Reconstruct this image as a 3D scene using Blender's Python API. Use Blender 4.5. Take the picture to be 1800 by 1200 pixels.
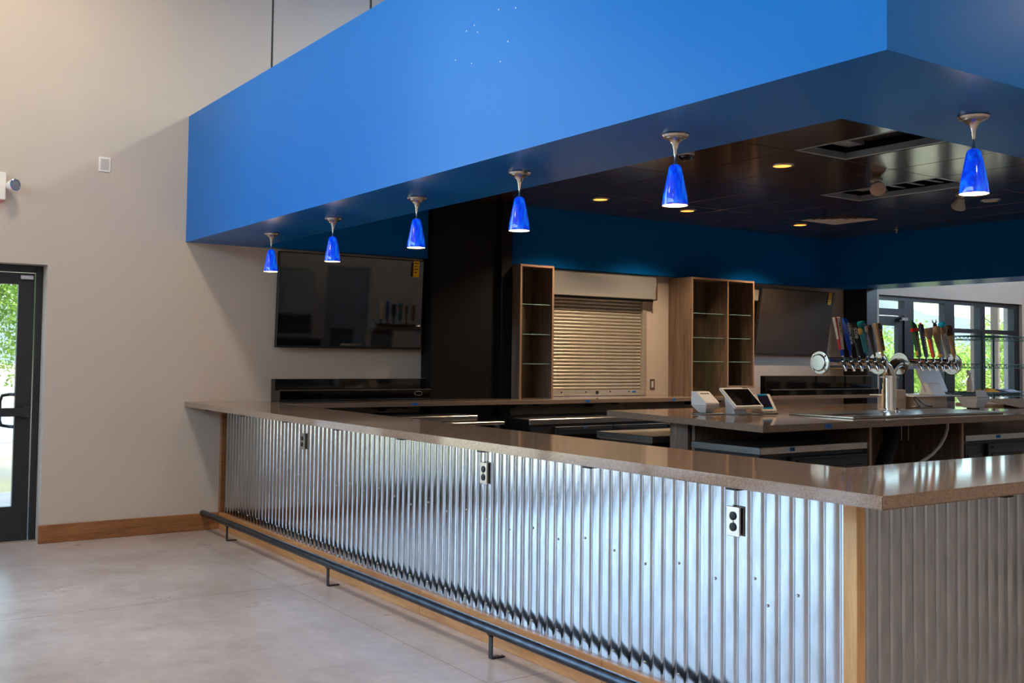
import bpy, bmesh, math, random
from mathutils import Vector, Matrix
random.seed(7)
scene = bpy.context.scene
COL = scene.collection
for o in list(bpy.data.objects):
    bpy.data.objects.remove(o)

# ------------------------------------------------------------------ camera
CAM = Vector((-2.964, -2.648, 1.4636))
YAW, PITCH, ROLL, F_PX, PP_Y = -0.60284, 0.043007, 0.011932, 1823.63, 549.76
fw = Vector((-math.sin(YAW) * math.cos(PITCH), math.cos(YAW) * math.cos(PITCH), math.sin(PITCH)))
rt = Vector((math.cos(YAW), math.sin(YAW), 0))
up = rt.cross(fw)
r2 = rt * math.cos(ROLL) + up * math.sin(ROLL)
u2 = up * math.cos(ROLL) - rt * math.sin(ROLL)
cd = bpy.data.cameras.new('camera')
cam = bpy.data.objects.new('camera', cd)
COL.objects.link(cam)
cam.matrix_world = Matrix(((r2.x, u2.x, -fw.x, CAM.x), (r2.y, u2.y, -fw.y, CAM.y), (r2.z, u2.z, -fw.z, CAM.z), (0, 0, 0, 1)))
cd.sensor_fit = 'HORIZONTAL'
cd.sensor_width = 36.0
cd.lens = F_PX * 36.0 / 1800.0
cd.shift_y = (PP_Y - 600.0) / 1800.0
cd.clip_start, cd.clip_end = 0.05, 500
scene.camera = cam

# ------------------------------------------------------------------ world, sun, exposure
W = bpy.data.worlds.new('sky')
scene.world = W
W.use_nodes = True
nt = W.node_tree
bg = nt.nodes['Background']
sky = nt.nodes.new('ShaderNodeTexSky')
sky.sky_type = 'NISHITA'
sky.sun_disc = False
sky.sun_elevation = math.radians(58)
sky.sun_rotation = math.radians(180)
sky.air_density, sky.dust_density, sky.ozone_density = 1.0, 2.5, 1.0
nt.links.new(sky.outputs[0], bg.inputs[0])
bg.inputs[1].default_value = 1.85
sd = bpy.data.lights.new('sun', 'SUN')
sd.energy = 4.0
sd.angle = math.radians(1.0)
sd.color = (1.0, 0.95, 0.86)
sun = bpy.data.objects.new('sun', sd)
COL.objects.link(sun)
sun.rotation_euler = Vector((0.25, 0.55, -1.0)).to_track_quat('-Z', 'Y').to_euler()
vs = scene.view_settings
vs.view_transform = 'Standard'
vs.look = 'None'
vs.gamma = 1.0
vs.use_curve_mapping = False
vs.exposure = 0.68
scene.cycles.max_bounces = 8
scene.cycles.diffuse_bounces = 5
scene.cycles.glossy_bounces = 5
scene.cycles.transparent_max_bounces = 16
scene.cycles.sample_clamp_indirect = 6.0
scene.cycles.caustics_reflective = False
scene.cycles.caustics_refractive = False

# ------------------------------------------------------------------ materials
def srgb(r, g, b):
    f = lambda c: c / 12.92 if c <= 0.04045 else ((c + 0.055) / 1.055) ** 2.4
    return (f(r / 255), f(g / 255), f(b / 255), 1.0)

MATS = {}
def mat(name, col, rough=0.5, metal=0.0, var=None, scale=6.0, stretch=(1, 1, 1), detail=4.0, bump=0.0, bscale=None,
        spec=0.5, coat=0.0, coat_rough=0.05, emit=None, estr=0.0, contrast=(0.35, 0.65), rvar=0.0, bdist=0.004):
    m = bpy.data.materials.new(name)
    m.use_nodes = True
    n, l = m.node_tree.nodes, m.node_tree.links
    b = n['Principled BSDF']
    b.inputs['Base Color'].default_value = col
    b.inputs['Roughness'].default_value = rough
    b.inputs['Metallic'].default_value = metal
    b.inputs['Specular IOR Level'].default_value = spec
    b.inputs['Coat Weight'].default_value = coat
    b.inputs['Coat Roughness'].default_value = coat_rough
    if emit:
        b.inputs['Emission Color'].default_value = emit
        b.inputs['Emission Strength'].default_value = estr
    if var or bump or rvar:
        tc = n.new('ShaderNodeTexCoord')
        mp = n.new('ShaderNodeMapping')
        mp.inputs['Scale'].default_value = stretch
        l.new(tc.outputs['Object'], mp.inputs[0])
        nz = n.new('ShaderNodeTexNoise')
        nz.inputs['Scale'].default_value = scale
        nz.inputs['Detail'].default_value = detail
        l.new(mp.outputs[0], nz.inputs['Vector'])
        if var:
            cr = n.new('ShaderNodeValToRGB')
            cr.color_ramp.elements[0].position = contrast[0]
            cr.color_ramp.elements[1].position = contrast[1]
            cr.color_ramp.elements[0].color = col
            cr.color_ramp.elements[1].color = var
            l.new(nz.outputs['Fac'], cr.inputs[0])
            l.new(cr.outputs[0], b.inputs['Base Color'])
            m['ramp'] = cr.name
        if rvar:
            mr = n.new('ShaderNodeMapRange')
            mr.inputs['To Min'].default_value = rough - rvar
            mr.inputs['To Max'].default_value = rough + rvar
            l.new(nz.outputs['Fac'], mr.inputs[0])
            l.new(mr.outputs[0], b.inputs['Roughness'])
        if bump:
            src = nz
            if bscale:
                src = n.new('ShaderNodeTexNoise')
                src.inputs['Scale'].default_value = bscale
                src.inputs['Detail'].default_value = 3
                l.new(mp.outputs[0], src.inputs['Vector'])
            bp = n.new('ShaderNodeBump')
            bp.inputs['Strength'].default_value = bump
            bp.inputs['Distance'].default_value = bdist
            l.new(src.outputs['Fac'], bp.inputs['Height'])
            l.new(bp.outputs[0], b.inputs['Normal'])
    MATS[name] = m
    return m

def glass(name, tint, fac_ior=1.45, rough=0.0, gloss=1.0):
    m = bpy.data.materials.new(name)
    m.use_nodes = True
    n, l = m.node_tree.nodes, m.node_tree.links
    n.remove(n['Principled BSDF'])
    t = n.new('ShaderNodeBsdfTransparent'); t.inputs[0].default_value = tint
    g = n.new('ShaderNodeBsdfGlossy'); g.inputs['Roughness'].default_value = rough
    g.inputs[0].default_value = (gloss, gloss, gloss, 1)
    lw = n.new('ShaderNodeLayerWeight'); lw.inputs[0].default_value = 0.5
    pw = n.new('ShaderNodeMath'); pw.operation = 'POWER'; pw.inputs[1].default_value = 5.0
    l.new(lw.outputs['Facing'], pw.inputs[0])
    f = n.new('ShaderNodeMath'); f.operation = 'MULTIPLY_ADD'; f.inputs[1].default_value = 0.8; f.inputs[2].default_value = 0.03
    l.new(pw.outputs[0], f.inputs[0])
    mx = n.new('ShaderNodeMixShader')
    l.new(f.outputs[0], mx.inputs[0]); l.new(t.outputs[0], mx.inputs[1]); l.new(g.outputs[0], mx.inputs[2])
    l.new(mx.outputs[0], n['Material Output'].inputs[0])
    return m

wall_m = mat('wall_paint', srgb(192, 178, 163), 0.65, var=srgb(187, 175, 162), scale=1.3, bump=0.12, bscale=220, bdist=0.002)
ceil_m = mat('ceiling_paint', srgb(215, 208, 198), 0.8)
blue_m = mat('blue_paint', srgb(0, 97, 174), 0.30, var=srgb(0, 100, 178), scale=1.0, bump=0.05, bscale=160, bdist=0.002, spec=0.12)
black_m = mat('black_paint', srgb(5, 5, 6), 0.55, spec=.3)
frame_m = mat('dark_aluminium', srgb(22, 26, 31), 0.4, var=srgb(26, 30, 36), scale=3)
galv_m = mat('galvanised_steel', srgb(192, 195, 198), 0.13, 1.0, var=srgb(176, 180, 184), scale=22, detail=8, bump=0.02, bscale=30, rvar=0.04, stretch=(1, 1, 0.35))
steel_m = mat('brushed_steel', srgb(190, 186, 180), 0.28, 1.0, var=srgb(172, 168, 162), scale=8, stretch=(1, 1, 18))
shutter_m = mat('shutter_steel', srgb(204, 196, 180), 0.30, 0.6, var=srgb(188, 178, 162), scale=9, stretch=(1, 1, 6), rvar=0.07)
chrome_m = mat('chrome', srgb(225, 222, 218), 0.06, 1.0)
nickel_m = mat('satin_nickel', srgb(200, 192, 182), 0.25, 1.0)
rail_m = mat('blackened_steel', srgb(58, 64, 72), 0.28, 0.85, var=srgb(40, 44, 52), scale=14, bump=0.1)
brkt_m = mat('black_steel', srgb(24, 25, 27), 0.5, 0.3)
gloss_black = mat('gloss_black', srgb(6, 6, 7), 0.05, spec=0.6, bump=0.04, scale=1.2, bdist=0.01)
screen_m = mat('screen_glass', srgb(9, 9, 10), 0.035, spec=0.9, bump=0.03, scale=1.6, bdist=0.02)
film_m = mat('screen_film', srgb(52, 42, 36), 0.34, var=srgb(62, 52, 45), scale=2.4, stretch=(1, 1, 2.2), bump=0.10, bdist=0.01)  # film over the screen; the reflected floor is put into its brown
fridge_m = mat('black_vinyl_steel', srgb(18, 18, 19), 0.42, bump=0.08, scale=300)
vent_m = mat('black_plastic', srgb(10, 10, 11), 0.55)
white_m = mat('white_plastic', srgb(226, 218, 208), 0.35)
white2_m = mat('grey_white_plastic', srgb(196, 190, 184), 0.4)
cable_m = mat('white_cable', srgb(232, 205, 172), 0.5)
bcable_m = mat('black_cable', srgb(14, 14, 15), 0.5)
alu_m = mat('aluminium_base', srgb(206, 206, 208), 0.25, 1.0)
tape_m = mat('blue_masking_tape', srgb(0, 108, 182), 0.7, var=srgb(0, 96, 165), scale=60)
yellow_m = mat('yellow_tag', srgb(238, 190, 20), 0.6)
ink_m = mat('black_ink', srgb(20, 18, 18), 0.7)
kraft_m = mat('kraft_card', srgb(186, 148, 104), 0.8, var=srgb(174, 136, 94), scale=14)
card_m = mat('pale_card', srgb(212, 190, 164), 0.75, var=srgb(202, 180, 152), scale=12)
paper_m = mat('paper', srgb(228, 228, 228), 0.7)
hose_m = mat('clear_hose', srgb(196, 190, 182), 0.2)
green_wire = mat('green_epoxy_wire', srgb(22, 74, 62), 0.4)
foam_m = mat('black_foam', srgb(12, 12, 12), 0.7, bump=0.4, scale=60)
plen_m = mat('plenum', srgb(30, 27, 25), 0.9)
duct_m = mat('sheet_metal', srgb(176, 184, 192), 0.38, 0.5, var=srgb(150, 160, 170), scale=5)
insul_m = mat('insulation', srgb(96, 84, 74), 0.9, var=srgb(60, 52, 46), scale=30)
tile_m = mat('gloss_ceiling_tile', srgb(62, 44, 31), 0.15, var=srgb(68, 49, 35), scale=2, bump=0.03, bscale=8, bdist=0.01, spec=0.6)
outside_concrete = mat('outdoor_concrete', srgb(196, 186, 172), 0.9, var=srgb(182, 172, 158), scale=3)
pillar_m = mat('pillar_stucco', srgb(120, 106, 94), 0.9, var=srgb(104, 92, 82), scale=4, bump=0.2)
earth_m = mat('dry_earth', srgb(190, 172, 142), 0.95, var=srgb(158, 152, 110), scale=0.7)
asphalt_m = mat('asphalt', srgb(150, 148, 146), 0.9)
hill_m = mat('hill_rock', srgb(120, 128, 132), 0.95, var=srgb(104, 116, 112), scale=0.05)
leaf_m = mat('leaf', srgb(178, 206, 92), 0.6, var=srgb(136, 178, 66), scale=3)
leaf2_m = mat('leaf_dark', srgb(116, 158, 62), 0.6, var=srgb(78, 120, 48), scale=3)
bark_m = mat('bark', srgb(96, 84, 62), 0.9)
trimgrey_m = mat('grey_door_paint', srgb(128, 132, 138), 0.45)
win_glass = glass('window_glass', (0.88, 0.93, 0.94, 1))
dim_glass = glass('dimmed_glass', (0.52, 0.56, 0.56, 1))  # same glazing as elsewhere, darkened only to dim the daylight view
shelf_glass = glass('shelf_glass', (0.82, 0.92, 0.88, 1), 1.5)

def concrete_floor():
    m = bpy.data.materials.new('concrete_floor')
    m.use_nodes = True
    n, l = m.node_tree.nodes, m.node_tree.links
    b = n['Principled BSDF']
    tc = n.new('ShaderNodeTexCoord')
    def noise(sc, det, st=(1, 1, 1), dist=0.0, rot=0.0):
        mp = n.new('ShaderNodeMapping'); mp.inputs['Scale'].default_value = st
        mp.inputs['Rotation'].default_value = (0, 0, rot)
        l.new(tc.outputs['Object'], mp.inputs[0])
        z = n.new('ShaderNodeTexNoise'); z.inputs['Scale'].default_value = sc; z.inputs['Detail'].default_value = det
        z.inputs['Distortion'].default_value = dist
        l.new(mp.outputs[0], z.inputs['Vector']); return z
    def ramp(src, p0, p1, c0, c1):
        r = n.new('ShaderNodeValToRGB')
        r.color_ramp.elements[0].position, r.color_ramp.elements[1].position = p0, p1
        r.color_ramp.elements[0].color, r.color_ramp.elements[1].color = c0, c1
        l.new(src, r.inputs[0]); return r
    def mix(f, a, c, kind='MIX', fac=None):
        x = n.new('ShaderNodeMix'); x.data_type = 'RGBA'; x.blend_type = kind
        if f is not None: l.new(f, x.inputs['Factor'])
        else: x.inputs['Factor'].default_value = fac
        l.new(a, x.inputs['A']); l.new(c, x.inputs['B']); return x.outputs['Result']
    base = ramp(noise(0.9, 6).outputs['Fac'], 0.3, 0.7, srgb(164, 148, 138), srgb(194, 182, 173))
    fine = ramp(noise(14, 8).outputs['Fac'], 0.35, 0.7, (0.86, 0.85, 0.84, 1), (1.06, 1.05, 1.04, 1))
    c = mix(None, base.outputs[0], fine.outputs[0], 'MULTIPLY', 0.8)
    scuff = ramp(noise(2.6, 15, (1, 2.2, 1), 0.4, 0.75).outputs['Fac'], 0.50, 0.80, (0, 0, 0, 1), (1, 1, 1, 1))
    brown = n.new('ShaderNodeRGB'); brown.outputs[0].default_value = srgb(138, 116, 98)
    sm = n.new('ShaderNodeMath'); sm.operation = 'MULTIPLY'; sm.inputs[1].default_value = 0.38
    l.new(scuff.outputs[0], sm.inputs[0])
    c = mix(sm.outputs[0], c, brown.outputs[0])
    pale = ramp(noise(3.5, 15, (2.2, 1, 1), 0.4, -0.4).outputs['Fac'], 0.50, 0.80, (0, 0, 0, 1), (1, 1, 1, 1))
    pm = n.new('ShaderNodeMath'); pm.operation = 'MULTIPLY'; pm.inputs[1].default_value = 0.35
    l.new(pale.outputs[0], pm.inputs[0])
    lite = n.new('ShaderNodeRGB'); lite.outputs[0].default_value = srgb(208, 198, 190)
    c = mix(pm.outputs[0], c, lite.outputs[0])
    l.new(c, b.inputs['Base Color'])
    rr = n.new('ShaderNodeMapRange'); rr.inputs['To Min'].default_value = 0.20; rr.inputs['To Max'].default_value = 0.42
    l.new(noise(2.2, 6).outputs['Fac'], rr.inputs[0]); l.new(rr.outputs[0], b.inputs['Roughness'])
    bp = n.new('ShaderNodeBump'); bp.inputs['Strength'].default_value = 0.12; bp.inputs['Distance'].default_value = 0.004
    l.new(noise(9, 6).outputs['Fac'], bp.inputs['Height']); l.new(bp.outputs[0], b.inputs['Normal'])
    return m
floor_m = concrete_floor()

def quartz():
    m = mat('quartz_top', srgb(126, 108, 94), 0.07, spec=0.6)
    n, l = m.node_tree.nodes, m.node_tree.links
    b = n['Principled BSDF']
    tc = n.new('ShaderNodeTexCoord')
    v = n.new('ShaderNodeTexVoronoi'); v.inputs['Scale'].default_value = 260
    l.new(tc.outputs['Object'], v.inputs['Vector'])
    r = n.new('ShaderNodeValToRGB')
    e = r.color_ramp.elements
    e[0].position, e[0].color = 0.0, srgb(108, 86, 70)
    e[1].position, e[1].color = 1.0, srgb(182, 158, 138)
    x = e.new(0.5); x.color = srgb(138, 114, 95)
    x = e.new(0.93); x.color = srgb(150, 127, 108)
    l.new(v.outputs['Color'], r.inputs[0])
    l.new(r.outputs[0], b.inputs['Base Color'])
    return m
quartz_m = quartz()

def wood(name, c0, c1, stretch, scale, rough, wav=6.0):
    m = bpy.data.materials.new(name)
    m.use_nodes = True
    n, l = m.node_tree.nodes, m.node_tree.links
    b = n['Principled BSDF']
    tc = n.new('ShaderNodeTexCoord')
    mp = n.new('ShaderNodeMapping'); mp.inputs['Scale'].default_value = stretch
    l.new(tc.outputs['Object'], mp.inputs[0])
    a = n.new('ShaderNodeTexNoise'); a.inputs['Scale'].default_value = scale; a.inputs['Detail'].default_value = 7
    a.inputs['Distortion'].default_value = 0.8
    l.new(mp.outputs[0], a.inputs['Vector'])
    f = n.new('ShaderNodeTexNoise'); f.inputs['Scale'].default_value = scale * wav; f.inputs['Detail'].default_value = 3
    l.new(mp.outputs[0], f.inputs['Vector'])
    ad = n.new('ShaderNodeMath'); ad.operation = 'MULTIPLY_ADD'; ad.inputs[1].default_value = 0.35
    l.new(f.outputs['Fac'], ad.inputs[0])
    s = n.new('ShaderNodeMath'); s.operation = 'MULTIPLY'; s.inputs[1].default_value = 0.65
    l.new(a.outputs['Fac'], s.inputs[0]); l.new(s.outputs[0], ad.inputs[2])
    r = n.new('ShaderNodeValToRGB')
    r.color_ramp.elements[0].position, r.color_ramp.elements[1].position = 0.36, 0.66
    r.color_ramp.elements[0].color, r.color_ramp.elements[1].color = c0, c1
    l.new(ad.outputs[0], r.inputs[0]); l.new(r.outputs[0], b.inputs['Base Color'])
    b.inputs['Roughness'].default_value = rough
    bp = n.new('ShaderNodeBump'); bp.inputs['Strength'].default_value = 0.08; bp.inputs['Distance'].default_value = 0.002
    l.new(ad.outputs[0], bp.inputs['Height']); l.new(bp.outputs[0], b.inputs['Normal'])
    return m
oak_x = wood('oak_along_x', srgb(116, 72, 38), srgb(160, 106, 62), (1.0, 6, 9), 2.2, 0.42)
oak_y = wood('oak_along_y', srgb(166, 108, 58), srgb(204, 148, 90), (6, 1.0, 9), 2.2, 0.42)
oak_z_lit = wood('oak_upright_lit', srgb(200, 148, 94), srgb(228, 182, 126), (9, 9, 0.8), 2.2, 0.42)  # oak made paler, daylight on the corner post put into the colour
lam_z = wood('laminate_upright', srgb(90, 73, 61), srgb(130, 107, 90), (11, 11, 0.7), 2.0, 0.45, 4)
edge_m = mat('laminate_edge', srgb(150, 116, 88), 0.5)

# ------------------------------------------------------------------ mesh building
class MB:
    def __init__(self):
        self.v, self.f = [], []
    def add(self, vs_, fs):
        k = len(self.v)
        self.v += [tuple(p) for p in vs_]
        self.f += [tuple(i + k for i in q) for q in fs]
        return self
    def box(self, x0, x1, y0, y1, z0, z1):
        return self.add([(x0, y0, z0), (x1, y0, z0), (x1, y1, z0), (x0, y1, z0), (x0, y0, z1), (x1, y0, z1), (x1, y1, z1), (x0, y1, z1)],
                        [(3, 2, 1, 0), (4, 5, 6, 7), (0, 1, 5, 4), (1, 2, 6, 5), (2, 3, 7, 6), (3, 0, 4, 7)])
    def prism(self, poly, a0, a1, axis='z'):
        n = len(poly)
        def P(p, a):
            return {'z': (p[0], p[1], a), 'y': (p[0], a, p[1]), 'x': (a, p[0], p[1])}[axis]
        v = [P(p, a0) for p in poly] + [P(p, a1) for p in poly]
        f = [tuple(range(n - 1, -1, -1)), tuple(range(n, 2 * n))] + [(i, (i + 1) % n, n + (i + 1) % n, n + i) for i in range(n)]
        return self.add(v, f)
    def tube(self, pts, r, n=10, caps=True):
        pts = [Vector(p) for p in pts]
        rs = r if isinstance(r, (list, tuple)) else [r] * len(pts)
        v, f = [], []
        side = None
        for i, p in enumerate(pts):
            t = (pts[min(i + 1, len(pts) - 1)] - pts[max(i - 1, 0)]).normalized()
            if side is None:
                side = t.orthogonal().normalized()
            side = (side - t * side.dot(t)).normalized()
            b = t.cross(side)
            for k in range(n):
                a = 2 * math.pi * k / n
                v.append(p + (side * math.cos(a) + b * math.sin(a)) * rs[i])
        for i in range(len(pts) - 1):
            for k in range(n):
                f.append((i * n + k, i * n + (k + 1) % n, (i + 1) * n + (k + 1) % n, (i + 1) * n + k))
        if caps:
            f.append(tuple(range(n - 1, -1, -1)))
            m = (len(pts) - 1) * n
            f.append(tuple(m + k for k in range(n)))
        return self.add(v, f)
    def cyl(self, p0, p1, r, n=16):
        return self.tube([p0, p1], r, n)
    def lathe(self, prof, c, n=24, axis=(0, 0, 1)):
        a = Vector(axis).normalized()
        s = a.orthogonal().normalized()
        b = a.cross(s)
        c = Vector(c)
        v, f = [], []
        for (r, h) in prof:
            for k in range(n):
                t = 2 * math.pi * k / n
                v.append(c + a * h + (s * math.cos(t) + b * math.sin(t)) * max(r, 1e-5))
        for i in range(len(prof) - 1):
            for k in range(n):
                f.append((i * n + k, i * n + (k + 1) % n, (i + 1) * n + (k + 1) % n, (i + 1) * n + k))
        return self.add(v, f)
    def xform(self, M):
        self.v = [tuple(M @ Vector(p)) for p in self.v]
        return self

ORG = {}
def finish(name, mb, m, origin, bevel=0.0, smooth=False, seg=1):
    me = bpy.data.meshes.new(name)
    me.from_pydata([(p[0] - origin[0], p[1] - origin[1], p[2] - origin[2]) for p in mb.v], [], mb.f)
    bm = bmesh.new(); bm.from_mesh(me)
    bmesh.ops.remove_doubles(bm, verts=bm.verts, dist=1e-5)
    bmesh.ops.recalc_face_normals(bm, faces=bm.faces)
    if bevel:
        ed = [e for e in bm.edges if len(e.link_faces) == 2 and e.calc_face_angle(0) > 0.5]
        bmesh.ops.bevel(bm, geom=ed, offset=bevel, segments=seg, affect='EDGES', clamp_overlap=True)
    bm.to_mesh(me); bm.free()
    if smooth:
        me.polygons.foreach_set('use_smooth', [True] * len(me.polygons))
        try: me.set_sharp_from_angle(angle=math.radians(38))
        except Exception: pass
    me.materials.append(m)
    return me

def base_of(mb):
    xs = [p[0] for p in mb.v]; ys = [p[1] for p in mb.v]; zs = [p[2] for p in mb.v]
    return ((min(xs) + max(xs)) / 2, (min(ys) + max(ys)) / 2, min(zs))

def tag(o, label=None, cat=None, group=None, kind=None):
    if label: o['label'] = label
    if cat: o['category'] = cat
    if group: o['group'] = group
    if kind: o['kind'] = kind
    return o

def solo(name, mb, m, label=None, cat=None, group=None, kind=None, bevel=0.0, smooth=False, origin=None, seg=1):
    og = origin or base_of(mb)
    o = bpy.data.objects.new(name, finish(name, mb, m, og, bevel, smooth, seg))
    COL.objects.link(o); o.location = og; ORG[o.name] = og
    return tag(o, label, cat, group, kind)

def thing(name, label, cat, loc, group=None, kind=None):
    o = bpy.data.objects.new(name, None)
    o.empty_display_size = 0.1
    COL.objects.link(o); o.location = loc; ORG[o.name] = tuple(loc)
    return tag(o, label, cat, group, kind)

def part(name, mb, m, parent, label=None, bevel=0.0, smooth=False, kind=None, seg=1):
    og = ORG[parent.name]
    o = bpy.data.objects.new(name, finish(name, mb, m, og, bevel, smooth, seg))
    COL.objects.link(o); o.parent = parent; ORG[o.name] = og
    return tag(o, label, kind=kind)

def inst(src, parent, off):
    """another piece with the same mesh, shifted by off"""
    o = bpy.data.objects.new(src.name.split('.')[0], src.data)
    COL.objects.link(o); o.parent = parent
    o.location = off; ORG[o.name] = ORG[parent.name]
    return o

def copy_tree(src, loc, label=None, group=None):
    r = src.copy(); COL.objects.link(r); r.location = loc
    ORG[r.name] = tuple(loc)
    if label: r['label'] = label
    if group: r['group'] = group
    for ch in list(src.children):
        c = ch.copy(); COL.objects.link(c); c.parent = r
        for g in list(ch.children):
            d = g.copy(); COL.objects.link(d); d.parent = c
    return r

def text_mb(body, size, M, extrude=0.0006, spacing=1.0, bold=0.0):
    cu = bpy.data.curves.new('lettering', 'FONT')
    cu.body = body; cu.size = size; cu.extrude = extrude; cu.align_x = 'CENTER'; cu.align_y = 'CENTER'
    cu.resolution_u = 2; cu.space_character = spacing; cu.offset = bold
    o = bpy.data.objects.new('lettering', cu)
    COL.objects.link(o)
    bpy.context.view_layer.update()
    me = o.evaluated_get(bpy.context.evaluated_depsgraph_get()).to_mesh()
    mb = MB().add([M @ v.co for v in me.vertices], [tuple(p.vertices) for p in me.polygons])
    o.evaluated_get(bpy.context.evaluated_depsgraph_get()).to_mesh_clear()
    bpy.data.objects.remove(o); bpy.data.curves.remove(cu)
    return mb

def panel_holes(a0, a1, z0, z1, t0, t1, holes, axis):
    """wall slab in the plane (a, z), thickness t0..t1, with rectangular holes; axis = 'y': slab faces y, a = x"""
    A = sorted({a0, a1, *[h[0] for h in holes], *[h[1] for h in holes]})
    Z = sorted({z0, z1, *[h[2] for h in holes], *[h[3] for h in holes]})
    mb = MB()
    def P(a, t, z): return (a, t, z) if axis == 'y' else (t, a, z)
    def solid(i, j):
        if i < 0 or j < 0 or i >= len(A) - 1 or j >= len(Z) - 1: return False
        ca, cz = (A[i] + A[i + 1]) / 2, (Z[j] + Z[j + 1]) / 2
        return not any(h[0] < ca < h[1] and h[2] < cz < h[3] for h in holes)
    for i in range(len(A) - 1):
        for j in range(len(Z) - 1):
            if not solid(i, j): continue
            p, q, r, s = A[i], A[i + 1], Z[j], Z[j + 1]
            for t in (t0, t1):
                mb.add([P(p, t, r), P(q, t, r), P(q, t, s), P(p, t, s)], [(0, 1, 2, 3)])
            for (di, dj, e) in ((-1, 0, ((p, r), (p, s))), (1, 0, ((q, r), (q, s))), (0, -1, ((p, r), (q, r))), (0, 1, ((p, s), (q, s)))):
                if not solid(i + di, j + dj):
                    (aa, za), (ab, zb) = e
                    mb.add([P(aa, t0, za), P(ab, t0, zb), P(ab, t1, zb), P(aa, t1, za)], [(0, 1, 2, 3)])
    return mb

L = 5.98           # inner face of the wall behind the bar
ZT = 1.067         # counter height
ZS0, ZS1, ZC = 2.39, 3.446, 2.997
XF = 7.716
RX0, RX1, RY0, RZ = -10.0, 14.0, -6.2, 5.6

# ------------------------------------------------------------------ shell
solo('floor', MB().box(RX0 - .2, RX1 + .2, RY0 - .2, L + .3, -0.12, 0.0), floor_m, 'bare grey-brown concrete floor with scuffs and faint joints', kind='structure', origin=(0, 0, 0))
DOORX0, DOORX1, DOORZ = -2.42, -1.388, 2.137
WXA, WXB = 8.93, 12.44
holesL = [(DOORX0, DOORX1, 0.0, DOORZ), (-9.6, -2.75, 0.06, 5.1), (WXA, WXB, 0.0, 2.366), (3.30, 4.74, 1.067, 2.12)]
solo('wall_left', panel_holes(RX0 - .2, RX1 + .2, 0, RZ, L, L + .3, holesL, 'y'), wall_m, 'beige painted wall behind the bar', kind='structure', origin=(0, L, 0))
solo('wall_street', panel_holes(RY0, L, 0, RZ, RX0 - .2, RX0, [(-5.6, 5.6, 3.7, 5.3)], 'x'), wall_m, 'beige wall across the hall', kind='structure', origin=(RX0, 0, 0))
solo('wall_back', panel_holes(RX0 - .2, RX1 + .2, 0, RZ, RY0 - .2, RY0, [(6.35, 7.35, 0, 2.1)], 'y'), wall_m, 'beige wall facing the bar', kind='structure', origin=(0, RY0, 0))
solo('wall_right', panel_holes(RY0, L, 0, RZ, RX1, RX1 + .2, [(-3.5, 4.5, 3.3, 5.0)], 'x'), wall_m, 'beige far end wall', kind='structure', origin=(RX1, 0, 0))
solo('ceiling', MB().box(RX0 - .2, RX1 + .2, RY0 - .2, L + .2, RZ, RZ + .15), ceil_m, 'pale high ceiling of the hall', kind='structure', origin=(0, 0, RZ))

fl = bpy.data.objects['floor']
for mb_ in (MB().box(-10, -.02, 3.615, 3.619, -.001, .0004), MB().box(-.357, -.353, -6, 5.9, -.001, .0004), MB().box(-10, -.02, 1.285, 1.289, -.001, .0004)):
    part('floor_joint', mb_, mat('joint_line', srgb(146, 130, 119), .8), fl)  # saw-cut joints as thin strips in one flat brown

# baseboard
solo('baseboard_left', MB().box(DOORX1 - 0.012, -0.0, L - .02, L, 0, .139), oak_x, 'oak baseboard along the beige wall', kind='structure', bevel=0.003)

# glazing: frame bars are parts of each window
def glazing(name, label, axis, t, a0, a1, z0, z1, mull, rails, w=0.06, dep=0.12, doors=()):
    P = (lambda p, q, r, s: MB().box(p, q, t - dep / 2, t + dep / 2, r, s)) if axis == 'y' else (lambda p, q, r, s: MB().box(t - dep / 2, t + dep / 2, p, q, r, s))
    loc = ((a0 + a1) / 2, t, z0) if axis == 'y' else (t, (a0 + a1) / 2, z0)
    root = thing(name, label, None, loc, kind='structure')
    part('head', P(a0, a1, z1 - w, z1), frame_m, root)
    part('sill', P(a0, a1, z0, z0 + w), frame_m, root)
    xs = [a0 + w / 2] + list(mull) + [a1 - w / 2]
    for x in xs:
        ww = w if not isinstance(x, tuple) else x[1]
        x = x if not isinstance(x, tuple) else x[0]
        part('mullion', P(x - ww / 2, x + ww / 2, z0 + w, z1 - w), frame_m, root)
    X = [x if not isinstance(x, tuple) else x[0] for x in xs]
    g = 0.006
    for i in range(len(X) - 1):
        for z in rails:
            part('rail', P(X[i] + w / 2, X[i + 1] - w / 2, z - w / 2, z + w / 2), frame_m, root)
        zz = [z0] + list(rails) + [z1]
        for j in range(len(zz) - 1):
            m = MB().box(X[i], X[i + 1], t - g / 2, t + g / 2, zz[j], zz[j + 1]) if axis == 'y' else MB().box(t - g / 2, t + g / 2, X[i], X[i + 1], zz[j], zz[j + 1])
            part('pane', m, win_glass, root)
    return root
glazing('window_1', 'tall dark-framed storefront windows left of the glass door', 'y', L + .1, -9.6, -2.75, .06, 5.1, [-8.2, -6.9, -5.5, -4.1], [2.2, 3.6])
glazing('added_window', 'added row of unseen clerestory windows across the hall', 'x', RX0 - .1, -5.6, 5.6, 3.7, 5.3, [-4, -2.4, -.8, .8, 2.4, 4], [])  # unseen clerestory, added to bring more daylight onto wall and soffit
glazing('window_2', 'high clerestory windows in the far end wall', 'x', RX1 + .1, -3.5, 4.5, 3.3, 5.0, [-1.9, -.3, 1.3, 2.9], [])
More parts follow.
